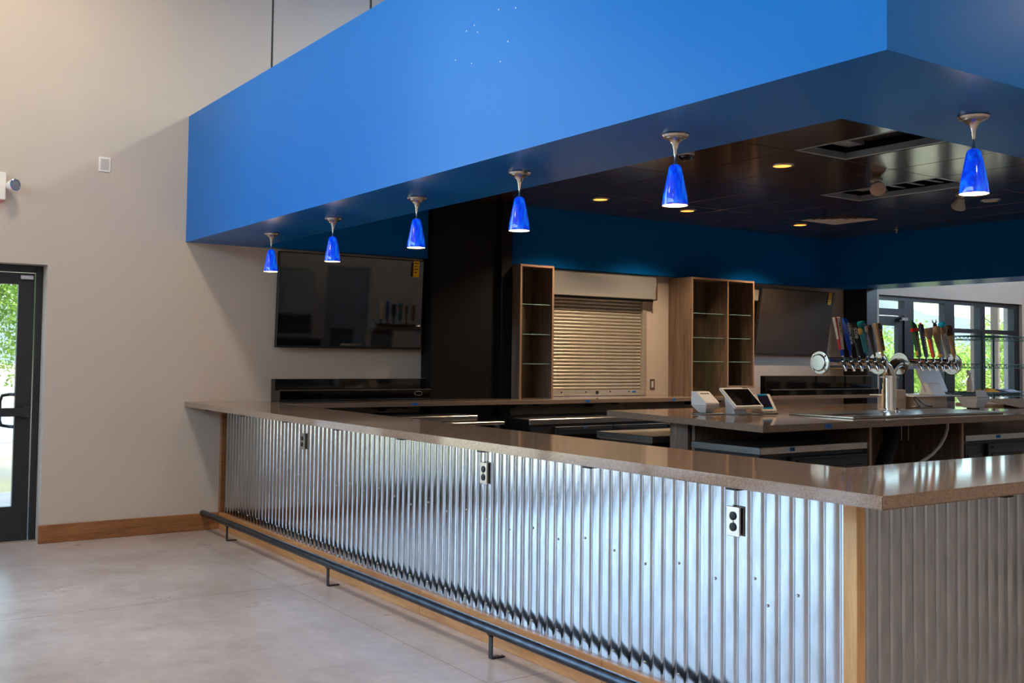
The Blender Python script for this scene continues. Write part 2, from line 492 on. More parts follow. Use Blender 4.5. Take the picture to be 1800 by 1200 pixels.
# window band on the right, beyond the tap tower, with a glass door in it
w3 = thing('window_3', 'dark-framed window band and glass door beyond the beer taps', None, ((WXA + WXB) / 2, L + .1, 0), kind='structure')
yy0, yy1 = L + .05, L + .15
def wbar(n, x0, x1, z0, z1, d=0.0): part(n, MB().box(x0, x1, yy0 + d, yy1 - d, z0, z1), frame_m, w3)
wbar('head', WXA, WXB, 2.305, 2.366)
for x0, x1 in ((8.93, 8.985), (9.56, 9.77), (10.51, 10.74), (11.39, 11.52), (12.30, 12.44)): wbar('mullion', x0, x1, 0, 2.305)
wbar('transom', 8.985, 9.56, 2.10, 2.19)
for x0, x1 in ((10.74, 11.39), (11.52, 12.30)): wbar('rail', x0, x1, 1.90, 1.96)
for x0, x1 in ((9.77, 10.51), (10.74, 11.39), (11.52, 12.30)):
    wbar('rail', x0, x1, .975, 1.035); wbar('sill', x0, x1, 0, .10)
    part('pane', MB().box(x0 - .01, x1 + .01, L + .097, L + .103, 0.05, 2.32), dim_glass, w3)
part('pane', MB().box(8.98, 9.57, L + .097, L + .103, 2.18, 2.31), dim_glass, w3)
for x0, x1, z0, z1 in ((8.99, 9.10, .01, 2.09), (9.44, 9.555, .01, 2.09), (9.10, 9.44, 1.96, 2.09), (9.10, 9.44, .01, .25)): wbar('door_stile', x0, x1, z0, z1, .02)
part('pane', MB().box(9.09, 9.45, L + .097, L + .103, .24, 1.97), dim_glass, w3)
part('door_closer', MB().box(9.42, 9.56, L - .01, L + .05, 2.03, 2.075), alu_m, w3, bevel=.006)

# ---- glass entrance door at the left edge
d1 = thing('door_1', 'dark-framed glass entrance door with push bar', None, ((DOORX0 + DOORX1) / 2, L + .2, 0), kind='structure')
fy0, fy1 = L + .16, L + .27
for x0, x1, z0, z1 in ((DOORX1 - .05, DOORX1 - .003, 0, DOORZ - .003), (DOORX0 + .003, DOORX0 + .05, 0, DOORZ - .003), (DOORX0 + .05, DOORX1 - .05, DOORZ - .055, DOORZ - .003)):
    part('door_frame', MB().box(x0, x1, fy0, fy1, z0, z1), frame_m, d1, bevel=.003)
lx0, lx1, lz1 = DOORX0 + .055, DOORX1 - .056, DOORZ - .06
ly0, ly1 = L + .185, L + .235
leaf = part('door_leaf', MB().box(lx1 - .115, lx1, ly0, ly1, .012, lz1).box(lx0, lx0 + .115, ly0, ly1, .012, lz1)
            .box(lx0 + .115, lx1 - .115, ly0, ly1, lz1 - .09, lz1).box(lx0 + .115, lx1 - .115, ly0, ly1, .012, .27), frame_m, d1)
part('pane', MB().box(lx0 + .11, lx1 - .11, L + .207, L + .213, .265, lz1 - .085), dim_glass, leaf)
part('push_bar', MB().box(lx0 + .05, lx1 - .02, ly0 - .055, ly0 - .02, .965, 1.03).box(lx1 - .06, lx1 - .015, ly0 - .06, ly0, .955, 1.04).box(lx0 + .03, lx0 + .08, ly0 - .06, ly0, .955, 1.04), frame_m, leaf, bevel=.004)
hx = lx1 - .17
part('pull_handle', MB().tube([(hx + .06, ly1, 1.13), (hx + .03, ly1 + .05, 1.13), (hx - .02, ly1 + .06, 1.12), (hx - .035, ly1 + .06, 1.08), (hx - .035, ly1 + .06, .93), (hx - .02, ly1 + .06, .89), (hx + .03, ly1 + .05, .88), (hx + .06, ly1, .88)], .013, 10), frame_m, leaf, smooth=True)
part('door_closer', MB().box(lx1 - .11, lx1 - .015, ly0 - .045, ly0, 2.025, 2.06), alu_m, leaf, bevel=.005)
part('threshold', MB().box(DOORX0 + .003, DOORX1 - .003, L + .14, L + .29, 0.0, .012), steel_m, d1)

# grey door in the wall facing the bar (seen in the television)
d2 = thing('door_2', 'plain grey door in the wall facing the bar', None, (6.85, RY0, 0), kind='structure')
part('door_leaf', MB().box(6.40, 7.30, RY0 - .06, RY0 - .02, .01, 2.05), trimgrey_m, d2, bevel=.003)
for x0, x1, z0, z1 in ((6.352, 6.40, 0, 2.098), (7.30, 7.348, 0, 2.098), (6.40, 7.30, 2.05, 2.098)):
    part('door_frame', MB().box(x0, x1, RY0 - .08, RY0 + .015, z0, z1), trimgrey_m, d2)
part('lever_handle', MB().cyl((7.22, RY0 - .02, 1.0), (7.22, RY0 + .04, 1.0), .012, 10).cyl((7.22, RY0 + .035, 1.0), (7.10, RY0 + .035, 1.0), .01, 10), nickel_m, d2, smooth=True)

# ------------------------------------------------------------------ soffit ring and inner drop ceiling
sx0, sy0, six, siy, XFO = -.329, -.767, .292, -.122, 8.37
sof = thing('soffit', 'large bright blue painted drop soffit ringing the bar', None, ((sx0 + XFO) / 2, (sy0 + L) / 2, ZS0), kind='structure')
# ring as one mesh: outer box, inner opening
o_ = [(sx0, L), (sx0, sy0), (XFO, sy0), (XFO, L)]
i_ = [(six, L), (six, siy), (XF, siy), (XF, L)]
v, f = [], []
for P in (o_, i_):
    for z in (ZS0, ZS1):
        v += [(p[0], p[1], z) for p in P]
for k in range(3):
    f += [(k, k + 1, 4 + k + 1, 4 + k), (8 + k, 8 + k + 1, 12 + k + 1, 12 + k), (k, k + 1, 8 + k + 1, 8 + k)]
f += [(4, 5, 6, 7), (0, 8, 12, 15, 11, 3, 7, 4)]
part('soffit_shell', MB().add(v, f), blue_m, sof)
part('bulkhead', MB().box(six, XF, L - .10, L, ZS0, ZC + .05), blue_m, sof)
speck = part('paint_speck', MB().lathe([(.0001, 0), (.0035, .0), (.0025, .0008), (.0001, .001)], (sx0, 1.6, 3.05), 8, (-1, 0, 0)), white_m, sof)
for dy, dz in ((-.07, .01), (-.10, -.03), (.1, -.12), (-.42, .0), (-.28, .03), (-.36, -.14), (-.05, -.17), (-.30, -.22)):
    inst(speck, sof, (0, dy, dz))
# inner ceiling, tile by tile
inner = thing('ceiling_inner', 'glossy dark brown tiled ceiling inside the soffit', None, ((six + XF) / 2, 2.9, ZC), kind='structure')
part('deck', MB().box(six - .02, XF + .02, siy - .02, L - .08, ZC + .30, ZC + .33), plen_m, inner)
gx = [2.98 + .6 * k for k in range(-4, 8)]
gy = [2.40 + 1.22 * k for k in range(-1, 3)]
xs = [six + .003] + [x for x in gx if six + .1 < x < XF - .1] + [XF - .003]
ys = [siy + .003] + [y for y in gy if siy + .1 < y < L - .2] + [L - .103]
OPEN = [(3.28, 1.8), (5.08, 3.0)]
VENT = (6.28, 4.5)
cache = {}
for i in range(len(xs) - 1):
    for j in range(len(ys) - 1):
        x0, x1, y0, y1 = xs[i] + .005, xs[i + 1] - .005, ys[j] + .005, ys[j + 1] - .005
        if any(x0 < a < x1 and y0 < b < y1 for a, b in OPEN): continue
        if x0 < VENT[0] < x1 and y0 < 4.4 < y1: y1 = 4.25
        key = (round(x1 - x0, 3), round(y1 - y0, 3))
        cx, cy = (x0 + x1) / 2, (y0 + y1) / 2
        if key not in cache:
            w_, h_ = x1 - x0, y1 - y0
            t = part('ceiling_tile', MB().box(cx - w_ / 2, cx + w_ / 2, cy - h_ / 2, cy + h_ / 2, ZC, ZC + .018), tile_m, inner, bevel=.002)
            cache[key] = (t, cx, cy)
        else:
            t, bx_, by_ = cache[key]
            inst(t, inner, (cx - bx_, cy - by_, 0))

# black pilaster and post on the bar wall
pil = thing('pilaster', 'wide black pilaster between the television and the shelves', None, (2.36, 5.9, 0), kind='structure')
part('pilaster_body', MB().box(1.93, 2.68, 5.80, L, 0, ZC - .005), black_m, pil)
part('pilaster_edge', MB().box(2.68, 2.805, 5.74, L, 0, ZC - .005), black_m, pil)
solo('post', MB().box(8.185, 8.40, 5.62, L, 0, ZS0), frame_m, 'dark steel post at the end of the bar wall', kind='structure', bevel=.004)

# ------------------------------------------------------------------ hall lamps hanging from the high ceiling
hl_m = mat('hall_lamp_diffuser', srgb(255, 240, 220), .5, emit=srgb(255, 226, 190), estr=6.0)
def hall_lamp(x, y, label, watts, tint=(1.0, .88, .74)):
    r = thing('hall_lamp', label, 'ceiling lamp', (x, y, 5.06), 'round lamps hanging from the high ceiling')
    part('drop_rod', MB().cyl((x, y, 5.2), (x, y, RZ), .01, 8), brkt_m, r)
    part('lamp_shade', MB().lathe([(.0001, 5.21), (.06, 5.21), (.10, 5.19), (.26, 5.09), (.26, 5.07), (.25, 5.07), (.09, 5.18), (.0001, 5.19)], (x, y, 0), 28), brkt_m, r, smooth=True)
    part('diffuser', MB().lathe([(.0001, 5.085), (.245, 5.085), (.245, 5.08), (.0001, 5.08)], (x, y, 0), 24), hl_m, r)
    ld = bpy.data.lights.new('hall_lamp_light', 'AREA')
    ld.shape = 'DISK'; ld.size = .48; ld.energy = watts; ld.color = tint
    lo = bpy.data.objects.new('hall_lamp_light', ld); COL.objects.link(lo); lo.parent = r; lo.location = (0, 0, .012)
for x, y, lab, wt in ((-1.8, 4.6, 'round hall lamp nearest the glass door', 26), (-1.8, 1.6, 'round hall lamp over the middle of the bar front', 26), (-1.8, -1.6, 'round hall lamp over the open floor beside the bar corner', 26), (-1.8, -4.6, 'round hall lamp furthest from the bar', 26),
        (-6.0, 2.5, 'added round hall lamp near the storefront windows', 26), (-6.0, -2.5, 'added round hall lamp near the street windows', 26), (2.5, -3.4, 'added round hall lamp beyond the short side of the bar', 36), (7.0, -3.4, 'added round hall lamp in front of the grey door', 44), (11.2, 1.5, 'added round hall lamp by the far windows', 26)):  # lamps of this row are unseen, added to brighten hall and bar sides
    hall_lamp(x, y, lab, wt)
hall_lamp(5.0, 3.6, 'round hall lamp above the middle of the soffit box', 110, (.92, 1.0, .97))
hall_lamp(2.2, 3.6, 'round hall lamp above the near end of the soffit box', 70, (.92, 1.0, .97))

# ------------------------------------------------------------------ the bar
bar = thing('bar_counter', 'long bar front clad in corrugated galvanised steel with oak trim', 'bar', (.1, 2.7, 0))
XW, YW = .024, -.384       # mean plane of the metal on the two faces
part('bar_wall', MB().box(.045, .20, -.36, L - .003, .0, 1.015).box(.20, 3.6, -.36, -.21, 0, 1.015), brkt_m, bar)
PITCHW, AMP = .0678, .0024
RIB = [(.0, 1.0), (.29, 1.0)] + [(.29 + .42 * k / 12, math.cos(2 * math.pi * k / 12)) for k in range(1, 12)] + [(.71, 1.0)]
def sheet_pts(n):
    return [((k + t) * PITCHW, c) for k in range(n) for t, c in RIB] + [(n * PITCHW, 1.0)]
def sheet_front(y0, n, lift):
    pts = sheet_pts(n)
    mb = MB()
    v = [(XW - AMP * c - lift, y0 + a, .139) for a, c in pts] + [(XW - AMP * c - lift, y0 + a, 1.022) for a, c in pts]
    m = len(pts)
    mb.add(v, [(i, i + 1, m + i + 1, m + i) for i in range(m - 1)])
    return mb
y = -.352
NS = 10
first = None
while y < 5.93:
    n = min(NS, int((5.935 - y) / PITCHW + 1e-6))
    if n <= 0: break
    if n == NS and first is not None:
        inst(first[0], bar, (0, y - first[1], 0))
    else:
        s_ = part('metal_sheet', sheet_front(y, n, 0), galv_m, bar, smooth=True)
        if n == NS: first = (s_, y)
    # overlapping lip of the next sheet
    y += n * PITCHW
def sheet_side(x0, n):
    pts = sheet_pts(n)
    v = [(x0 + a, YW - AMP * c, .0) for a, c in pts] + [(x0 + a, YW - AMP * c, 1.022) for a, c in pts]
    m = len(pts)
    return MB().add(v, [(i, i + 1, m + i + 1, m + i) for i in range(m - 1)])
ss = part('metal_sheet', sheet_side(.047, NS), galv_m, bar, smooth=True)
for k in range(1, 5): inst(ss, bar, (k * NS * PITCHW, 0, 0))
# oak base: boards end to end
yb = [-.35, .93, 2.55, 4.25, L - .003]
for a, b in zip(yb[:-1], yb[1:]):
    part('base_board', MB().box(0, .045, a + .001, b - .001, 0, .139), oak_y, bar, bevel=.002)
part('corner_post', MB().box(0, .046, -.408, -.351, 0, 1.024), oak_z_lit, bar, bevel=.002)
part('end_trim', MB().box(-.001, .045, 5.937, L - .003, .139, 1.024), oak_x, bar, bevel=.002)  # darker oak puts the shade at the wall end into the colour
scr = part('screw', MB().lathe([(.0001, 0), (.006, 0), (.006, .003), (.0035, .006), (.0001, .006)], (XW - AMP + .001, 0.0, .56), 8, (-1, 0, 0)), steel_m, bar)
for k in range(0, 30):
    yk = -.352 + PITCHW * (.12 + 3 * k)
    if yk > 5.9: break
    for z in (.19, .60 + .012 * ((k * 7) % 5)):
        inst(scr, bar, (0, yk, z - .56))

# bar top
bt = thing('bar_countertop', 'polished brown quartz bar top, L-shaped, on thin steel brackets', 'countertop', (0, 2.6, 1.025))
XO, YO, XI, YI = -.3085, -.733, .286, -.142
part('slab', MB().prism([(XO, L - .002), (XO, YO), (3.6, YO), (3.6, YI), (XI, YI), (XI, L - .002)], 1.025, ZT), quartz_m, bt, bevel=.004, seg=2)
b0 = part('support_bracket', MB().box(-.27, -.004, 5.54, 5.59, 1.012, 1.025), brkt_m, bt)
for k in range(1, 8): inst(b0, bt, (0, -.808 * k, 0))
b1 = part('support_bracket', MB().box(.40, .45, -.70, -.41, 1.012, 1.025), brkt_m, bt)
for k in (1, 2, 3): inst(b1, bt, (.81 * k, 0, 0))

# foot rail
fr = thing('foot_rail', 'dark steel foot rail along the base of the bar', 'foot rail', (-.13, 2.6, 0))
RXr, RZr = -.135, .142
part('rail_tube', MB().tube([(RXr, L - .012, RZr), (RXr, -.9, RZr)], .0255, 20), rail_m, fr, smooth=True)
bk = part('rail_bracket', MB().box(RXr - .003, RXr + .003, 5.355, 5.385, .006, .12).box(RXr - .003, RXr + .075, 5.355, 5.385, 0, .006).prism([(RXr - .02, .128), (RXr - .003, .105), (RXr + .003, .105), (RXr + .02, .128)], 5.355, 5.385, 'y'), brkt_m, fr)
bl = part('bolt', MB().lathe([(.0001, .006), (.007, .006), (.007, .010), (.0001, .011)], (RXr + .055, 5.37, 0), 8), steel_m, bk)
for k in range(1, 4):
    c = inst(bk, fr, (0, -1.88 * k, 0))
    inst(bl, c, (0, 0, 0))

# outlets in the bar front
for (yy, zz, lab) in ((4.266, .854, 'steel duplex outlet on the bar front nearest the beige wall'), (1.909, .86, 'steel duplex outlet at the middle of the corrugated bar front'), (.157, .849, 'steel duplex outlet on the bar front nearest the oak corner post')):
    r = thing('outlet', lab, 'outlet', (XW - .012, yy, zz - .06))
    part('cover_plate', MB().box(XW - .021, XW - .017, yy - .033, yy + .033, zz - .057, zz + .057), nickel_m, r, bevel=.002)
    part('back_box', MB().box(XW - .017, XW - .008, yy - .028, yy + .028, zz - .052, zz + .052), steel_m, r)
    for dz in (-.021, .021):
        part('socket', MB().lathe([(.0001, .0), (.0165, .0), (.0165, .0045), (.014, .006), (.0001, .006)], (XW - .020, yy, zz + dz), 16, (-1, 0, 0)), vent_m, r, smooth=True)
    part('screw', MB().lathe([(.0001, .0), (.0045, .0), (.003, .003), (.0001, .003)], (XW - .021, yy, zz), 8, (-1, 0, 0)), steel_m, r)

# ------------------------------------------------------------------ back bar
bb = thing('back_counter', 'brown quartz back counter along the beige wall', 'countertop', (3.4, 5.7, 1.022))
part('slab', MB().box(.30, 8.15, 5.40, L - .002, 1.022, 1.063), quartz_m, bb, bevel=.003)
def gusset(x):
    pts = [(L - .003, 1.022), (5.46, 1.022), (5.46, 1.0)]
    for k in range(7):
        a = math.radians(15 * k)
        pts.append((5.60 + .30 * math.sin(a), .962 + .04 * math.cos(a)))
    pts += [(L - .05, .955), (L - .003, .955)]
    return MB().prism(pts, x - .02, x + .02, 'x')
for x in (1.50, 2.95, 3.95, 5.4): part('support_bracket', gusset(x), brkt_m, bb)

def shelf_unit(name, label, x0, x1, y0, zb, zt, divs, shelves, zb2=None):
    r = thing(name, label, 'shelf', ((x0 + x1) / 2, (y0 + L) / 2, zb))
    t = .022
    yb_ = L - .004
    part('side_panel', MB().box(x0, x0 + t, y0, yb_, zb, zt), lam_z, r)
    zr = zb2 or zb
    part('side_panel', MB().box(x1 - t, x1, y0, yb_, zr, zt), lam_z, r)
    part('top_panel', MB().box(x0 + t, x1 - t, y0, yb_, zt - t, zt), lam_z, r)
    cells = [x0] + list(divs) + [x1]
    for d in divs: part('divider', MB().box(d - t / 2, d + t / 2, y0, yb_ - .02, zb, zt - t), lam_z, r)
    part('back_panel', MB().box(x0 + t, x1 - t, yb_ - .016, yb_, zr, zt - t), lam_z, r)
    # paler banded edges
    e = .0015
    for a, b, c, d in ((x0, x0 + t, zb, zt), (x1 - t, x1, zr, zt), (x0 + t, x1 - t, zt - t, zt)):
        part('edge_band', MB().box(a, b, y0 - e, y0, c, d), edge_m, r)
    for d in divs: part('edge_band', MB().box(d - t / 2, d + t / 2, y0 - e, y0, zb, zt - t), edge_m, r)
    if zb2:
        part('bottom_panel', MB().box(divs[-1] + t / 2, x1 - t, y0, yb_ - .02, zb2, zb2 + t), lam_z, r)
        part('edge_band', MB().box(divs[-1] + t / 2, x1 - t, y0 - e, y0, zb2, zb2 + t), edge_m, r)
    for i in range(len(cells) - 1):
        a, b = cells[i] + (t if i == 0 else t / 2), cells[i + 1] - (t if i == len(cells) - 2 else t / 2)
        for z in shelves:
            g = part('glass_shelf', MB().box(a + .002, b - .002, y0 + .03, yb_ - .022, z, z + .008), shelf_glass, r)
            part('shelf_edge', MB().box(a + .002, b - .002, y0 + .0285, y0 + .03, z, z + .008), MATS['shelf_edge'], g)
        # shelf standards
        for yy in (y0 + .10,):
            part('shelf_standard', MB().box(a, a + .004, yy, yy + .015, zb + .02, zt - .05), steel_m, r)
    return r
mat('shelf_edge', srgb(118, 146, 136), 0.15)
shelf_unit('wall_shelf', 'narrow brown open shelf unit left of the roller shutter', 2.815, 3.225, 5.61, 1.064, 2.378, [], [1.40, 1.69, 1.985])
shelf_unit('wall_shelf', 'wide two-bay brown open shelf unit right of the roller shutter', 5.115, 6.11, 5.61, 1.064, 2.375, [5.68], [1.44, 1.705, 1.975], 1.15)

# roller shutter
rs = thing('roller_shutter', 'closed steel roller shutter with curved hood over the back counter', 'shutter', (4.0, L, 1.064))
NSL = 27
zA, zB = 1.13, 2.115
ph = (zB - zA) / NSL
prof = [(0, 0), (-.006, .004)] + [(-.006 - .010 * math.sin(math.pi * k / 6), .004 + (ph - .008) * k / 6) for k in range(1, 6)] + [(-.006, ph - .004), (0, ph)]
def slat(z):
    pts = [(L + .035 + a, z + b) for a, b in prof] + [(L + .040, z + ph), (L + .040, z)]
    return MB().prism(pts, 3.305, 4.72, 'x')
s0 = part('slat', slat(zA), shutter_m, rs, smooth=True)
for k in range(1, NSL): inst(s0, rs, (0, 0, ph * k))
part('bottom_bar', MB().box(3.305, 4.735, L + .012, L + .05, 1.069, 1.13).box(3.305, 4.735, L - .004, L + .012, 1.069, 1.078), shutter_m, rs, bevel=.002)
for x in (3.62, 3.95, 4.28, 4.55):
    part('bolt', MB().lathe([(.0001, 0), (.009, 0), (.007, .006), (.0001, .006)], (x, L + .012, 1.108), 8, (0, -1, 0)), vent_m, rs)
part('lock_plate', MB().lathe([(.0001, 0), (.02, 0), (.02, .004), (.015, .006), (.0001, .006)], (4.10, L + .012, 1.102), 16, (0, -1, 0)), vent_m, rs)
part('guide_rail', MB().box(4.722, 4.78, L - .012, L + .055, 1.068, 2.13), shutter_m, rs, bevel=.002)
part('guide_rail', MB().box(3.27, 3.305, L - .012, L + .055, 1.068, 2.13), shutter_m, rs, bevel=.002)
hood = [(L - .003, 2.118), (5.865, 2.118)]
for k in range(9):
    a = k / 8
    hood.append((5.858 + .006 * math.sin(a * math.pi * 2), 2.124 + .236 * a))
hood += [(5.866, 2.366), (L - .003, 2.366)]
part('hood', MB().prism(hood, 3.30, 4.815, 'x'), mat('hood_steel', srgb(206, 203, 196), .30, .7), rs, smooth=True)
part('hood_end', MB().box(4.816, 4.835, 5.85, L - .003, 2.11, 2.372), mat('brown_steel', srgb(98, 74, 58), 0.4, 0.3), rs, bevel=.003)
part('hood_lip', MB().box(3.30, 4.80, 5.885, 5.905, 2.095, 2.117), vent_m, rs)
# switch on the strip of wall between shutter and shelf
def wall_switch(name, label, x, z, w=.072, h=.117, m1=None):
    r = thing(name, label, 'switch', (x, L, z - h / 2))
    part('cover_plate', MB().box(x - w / 2, x + w / 2, L - .006, L, z - h / 2, z + h / 2), m1 or nickel_m, r, bevel=.002)
    return r
sw = wall_switch('wall_switch', 'steel light switch on the wall right of the shutter', 4.875, 1.185)
part('rocker', MB().box(4.86, 4.89, L - .010, L - .006, 1.15, 1.22), white2_m, sw, bevel=.0015)

# televisions
def tv(name, label, x0, x1, z0, z1, y, lean, m):
    r = thing(name, label, 'television', ((x0 + x1) / 2, L, z0))
    M = Matrix.Translation((0, y, z0)) @ Matrix.Rotation(lean, 4, 'X') @ Matrix.Translation((0, -y, -z0))
    part('bezel', MB().box(x0, x1, y, y + .045, z0, z1).xform(M), vent_m, r, bevel=.004)
    part('screen', MB().box(x0 + .008, x1 - .008, y - .0015, y + .0005, z0 + .02, z1 - .008).xform(M), m, r)
    part('wall_mount', MB().box((x0 + x1) / 2 - .2, (x0 + x1) / 2 + .2, y + .045 - (.05 if lean > .1 else .02), L - .001, z0 + .3, z0 + .55), brkt_m, r)
    tx = x1 - .085
    tg = part('energy_tag', MB().box(tx - .03, tx + .03, y - .005, y - .002, z1 - .155, z1 - .005).xform(M), yellow_m, r, label='yellow energy tag')
    part('tag_strip', MB().prism([(tx - .03, z1 - .02), (tx - .05, z1 - .02), (tx - .055, z1 - .15), (tx - .035, z1 - .15)], y - .005, y - .003, 'y').xform(M), ink_m, r)
    for k in range(4):
        part('tag_print', MB().box(tx - .02, tx + .02 - .012 * (k % 2), y - .0056, y - .0049, z1 - .03 - .028 * k, z1 - .022 - .028 * k).xform(M), ink_m, tg)
    return r
tv('television', 'large black glossy television on the wall left of the black pilaster', .44, 1.87, 1.527, 2.36, 5.885, .055, screen_m)
tv('television', 'television with film over its screen, tinted brown for the reflected floor, right of the wide shelf', 6.43, 7.76, 1.535, 2.335, 5.905, .16, film_m)

# stepped bottle displays
def step_display(label, x0, x1, yb_, d1_, d2_, z1, z2, logo):
    r = thing('bottle_display', label, 'bottle display', ((x0 + x1) / 2, yb_, 1.064))
    part('lower_step', MB().prism([(yb_ - d2_, 1.064), (yb_ - d2_, z1), (yb_ - d1_ - .0005, z1), (yb_ - d1_ - .0005, 1.064)], x0, x1, 'x'), gloss_black, r, bevel=.003)
    part('upper_step', MB().prism([(yb_ - d1_, 1.064), (yb_ - d1_, z2), (yb_, z2), (yb_, 1.064)], x0, x1, 'x'), gloss_black, r, bevel=.003)
    for yy, z in ((yb_ - d2_, z1), (yb_ - d1_, z2)):
        part('step_edge', MB().box(x0, x1, yy - .004, yy + .02, z, z + .004), MATS['step_edge'], r)
    if logo:
        M = Matrix.Translation((x1 - .13, yb_ - d2_ - .001, (1.064 + z1) / 2 + .012)) @ Matrix.Rotation(math.pi / 2, 4, 'X')
        ring = MB()
        n = 28
        v = [(a * math.cos(2 * math.pi * k / n), b * math.sin(2 * math.pi * k / n), 0) for a, b in ((.042, .02), (.039, .0175)) for k in range(n)]
        ring.add(v, [(k, (k + 1) % n, n + (k + 1) % n, n + k) for k in range(n)]).xform(M)
        part('logo', ring, white2_m, r)
    return r
mat('step_edge', srgb(150, 124, 104), 0.3)
step_display('low black stepped bottle display on the back counter below the television', .44, 1.922, L - .003, .085, .20, 1.158, 1.254, True)
step_display('long glossy black stepped bottle display behind the tap tower', 6.20, 8.14, 5.60, .085, .19, 1.13, 1.288, False)

# undercounter coolers
def cooler(label, x0, x1, y0, y1, zt, face, topm=None, ndoor=2, slab=.05):
    r = thing('undercounter_cooler', label, 'cooler', ((x0 + x1) / 2, (y0 + y1) / 2, 0))
    part('top', MB().box(x0, x1, y0, y1, zt - slab, zt), topm or steel_m, r, bevel=.004)
    part('body', MB().box(x0 + .015, x1 - .015, y0 + .025, y1 - .025, .1, zt - slab), fridge_m, r)
    part('toe_kick', MB().box(x0 + .04, x1 - .04, y0 + .06, y1 - .06, 0, .1), vent_m, r)
    yf = y0 + .025 if face < 0 else y1 - .025
    s = face
    a = x0 + .02
    gw = .26
    g = part('grille', MB().box(a, a + gw, min(yf, yf + s * .012), max(yf, yf + s * .012), .13, zt - slab - .03), vent_m, r)
    for k in range(9):
        z = .2 + k * .065
        part('louvre', MB().box(a + .03, a + gw - .03, min(yf + s * .012, yf + s * .02), max(yf + s * .012, yf + s * .02), z, z + .03), fridge_m, g)
    w_ = (x1 - .02 - a - gw) / ndoor
    for k in range(ndoor):
        p = a + gw + k * w_
        d = part('door', MB().box(p + .006, p + w_ - .006, min(yf, yf + s * .045), max(yf, yf + s * .045), .13, zt - slab - .025), fridge_m, r, bevel=.004)
        part('door_panel', MB().box(p + .05, p + w_ - .05, min(yf + s * .045, yf + s * .05), max(yf + s * .045, yf + s * .05), .2, zt - slab - .10), gloss_black, d, bevel=.002)
        part('handle', MB().box(p + .05, p + w_ - .05, min(yf + s * .045, yf + s * .06), max(yf + s * .045, yf + s * .06), zt - slab - .06, zt - slab - .045), vent_m, d)
    return r
cooler('black undercounter cooler with steel top at the near left corner of the island', 2.19, 3.295, 1.99, 2.62, .90, -1, ndoor=1)
cooler('black undercounter cooler on the far side of the island, behind its wooden end panel', 2.19, 3.295, 3.02, 3.66, .90, 1, ndoor=1)
cooler('long black undercounter cooler below the back counter and shutter', 2.62, 4.35, 5.16, 5.90, .895, -1, ndoor=2)
cooler('black undercounter cooler under the island right of the hose bay', 4.56, 5.95, 2.03, 2.62, .90, -1, mat('filmed_steel', srgb(196, 206, 214), 0.09, 1.0, bump=.15, scale=5, bdist=.01), ndoor=2)
cooler('black undercounter cooler below the back counter right of the long one', 4.45, 5.85, 5.16, 5.90, .80, -1, ndoor=2)
gwm = thing('glass_washer', 'low stainless glass washer below the back counter beside the pilaster', 'glass washer', (1.5, 5.5, 0))
part('body', MB().box(.95, 2.05, 5.20, 5.90, .1, .90), fridge_m, gwm)
part('top', MB().box(.95, 2.06, 5.17, 5.88, .90, .945), steel_m, gwm, bevel=.004)
part('drawer_front', MB().box(1.0, 2.03, 5.145, 5.20, .66, .87), steel_m, gwm, bevel=.006)
part('drain_board', MB().box(1.2, 2.25, 5.02, 5.14, .868, .895), steel_m, gwm, bevel=.004)
part('leg', MB().box(1.22, 1.26, 5.04, 5.08, 0, .868), steel_m, gwm)
part('leg', MB().box(2.17, 2.21, 5.04, 5.08, 0, .868), steel_m, gwm)
part('foot', MB().box(1.0, 2.0, 5.25, 5.85, 0, .1), vent_m, gwm)

# ------------------------------------------------------------------ island
isl = thing('island_cabinet', 'brown wood-grain panels carrying the island top', 'cabinet', (4.2, 2.7, 0))
part('end_panel', MB().box(2.235, 2.265, 2.70, 2.88, 0, 1.022), lam_z, isl)
part('spine_panel', MB().box(2.265, 7.2, 2.66, 2.69, 0, 1.022), lam_z, isl)
part('side_panel', MB().box(3.31, 3.335, 2.0, 2.66, 0, 1.022), lam_z, isl)
part('edge_band', MB().box(3.308, 3.337, 1.985, 2.0, 0, 1.022), edge_m, isl)
part('side_panel', MB().box(4.44, 4.465, 2.0, 2.66, 0, 1.022), lam_z, isl)
part('edge_band', MB().box(4.438, 4.467, 1.985, 2.0, 0, 1.022), edge_m, isl)
part('spine_panel', MB().box(2.265, 7.2, 2.88, 2.91, 0, 1.022), lam_z, isl)
it = thing('island_countertop', 'polished brown quartz island top with an angled left end', 'countertop', (4.2, 2.7, 1.023))
part('slab', MB().prism([(1.90, 1.705), (7.3, 1.86), (7.3, 3.62), (2.19, 3.54)], 1.023, ZT), quartz_m, it, bevel=.004, seg=2)

# ------------------------------------------------------------------ tap tower
YT, ZP, XC = 2.30, 1.453, 3.985
tw = thing('tap_tower', 'chrome Y-shaped beer tap tower with twelve faucets and assorted handles', 'tap tower', (XC, YT, 1.083))
part('column', MB().lathe([(.075, 0), (.075, .006), (.05, .008), (.048, .03), (.048, .255), (.052, .256), (.052, .275), (.047, .276)], (XC, YT, 1.083), 28), chrome_m, tw, smooth=True)
for sx in (-1, 1):
    pts = []
    for k in range(13):
        a = math.pi / 2 * k / 12
        pts.append((XC + sx * .115 * (1 - math.cos(a)), YT, 1.335 + (ZP - 1.335) * math.sin(a)))
    part('elbow', MB().tube(pts, .043, 20), chrome_m, tw, smooth=True)
    for h in (0.02, 0.265):
        part('wing_bolt', MB().cyl((XC + sx * .045, YT, 1.083 + h), (XC + sx * .085, YT, 1.083 + h), .007, 8).box(XC + sx * .085 - .005, XC + sx * .085 + .005, YT - .02, YT + .02, 1.083 + h - .006, 1.083 + h + .006), chrome_m, tw)
mat('flange_steel', srgb(206, 212, 210), 0.22, 1.0)
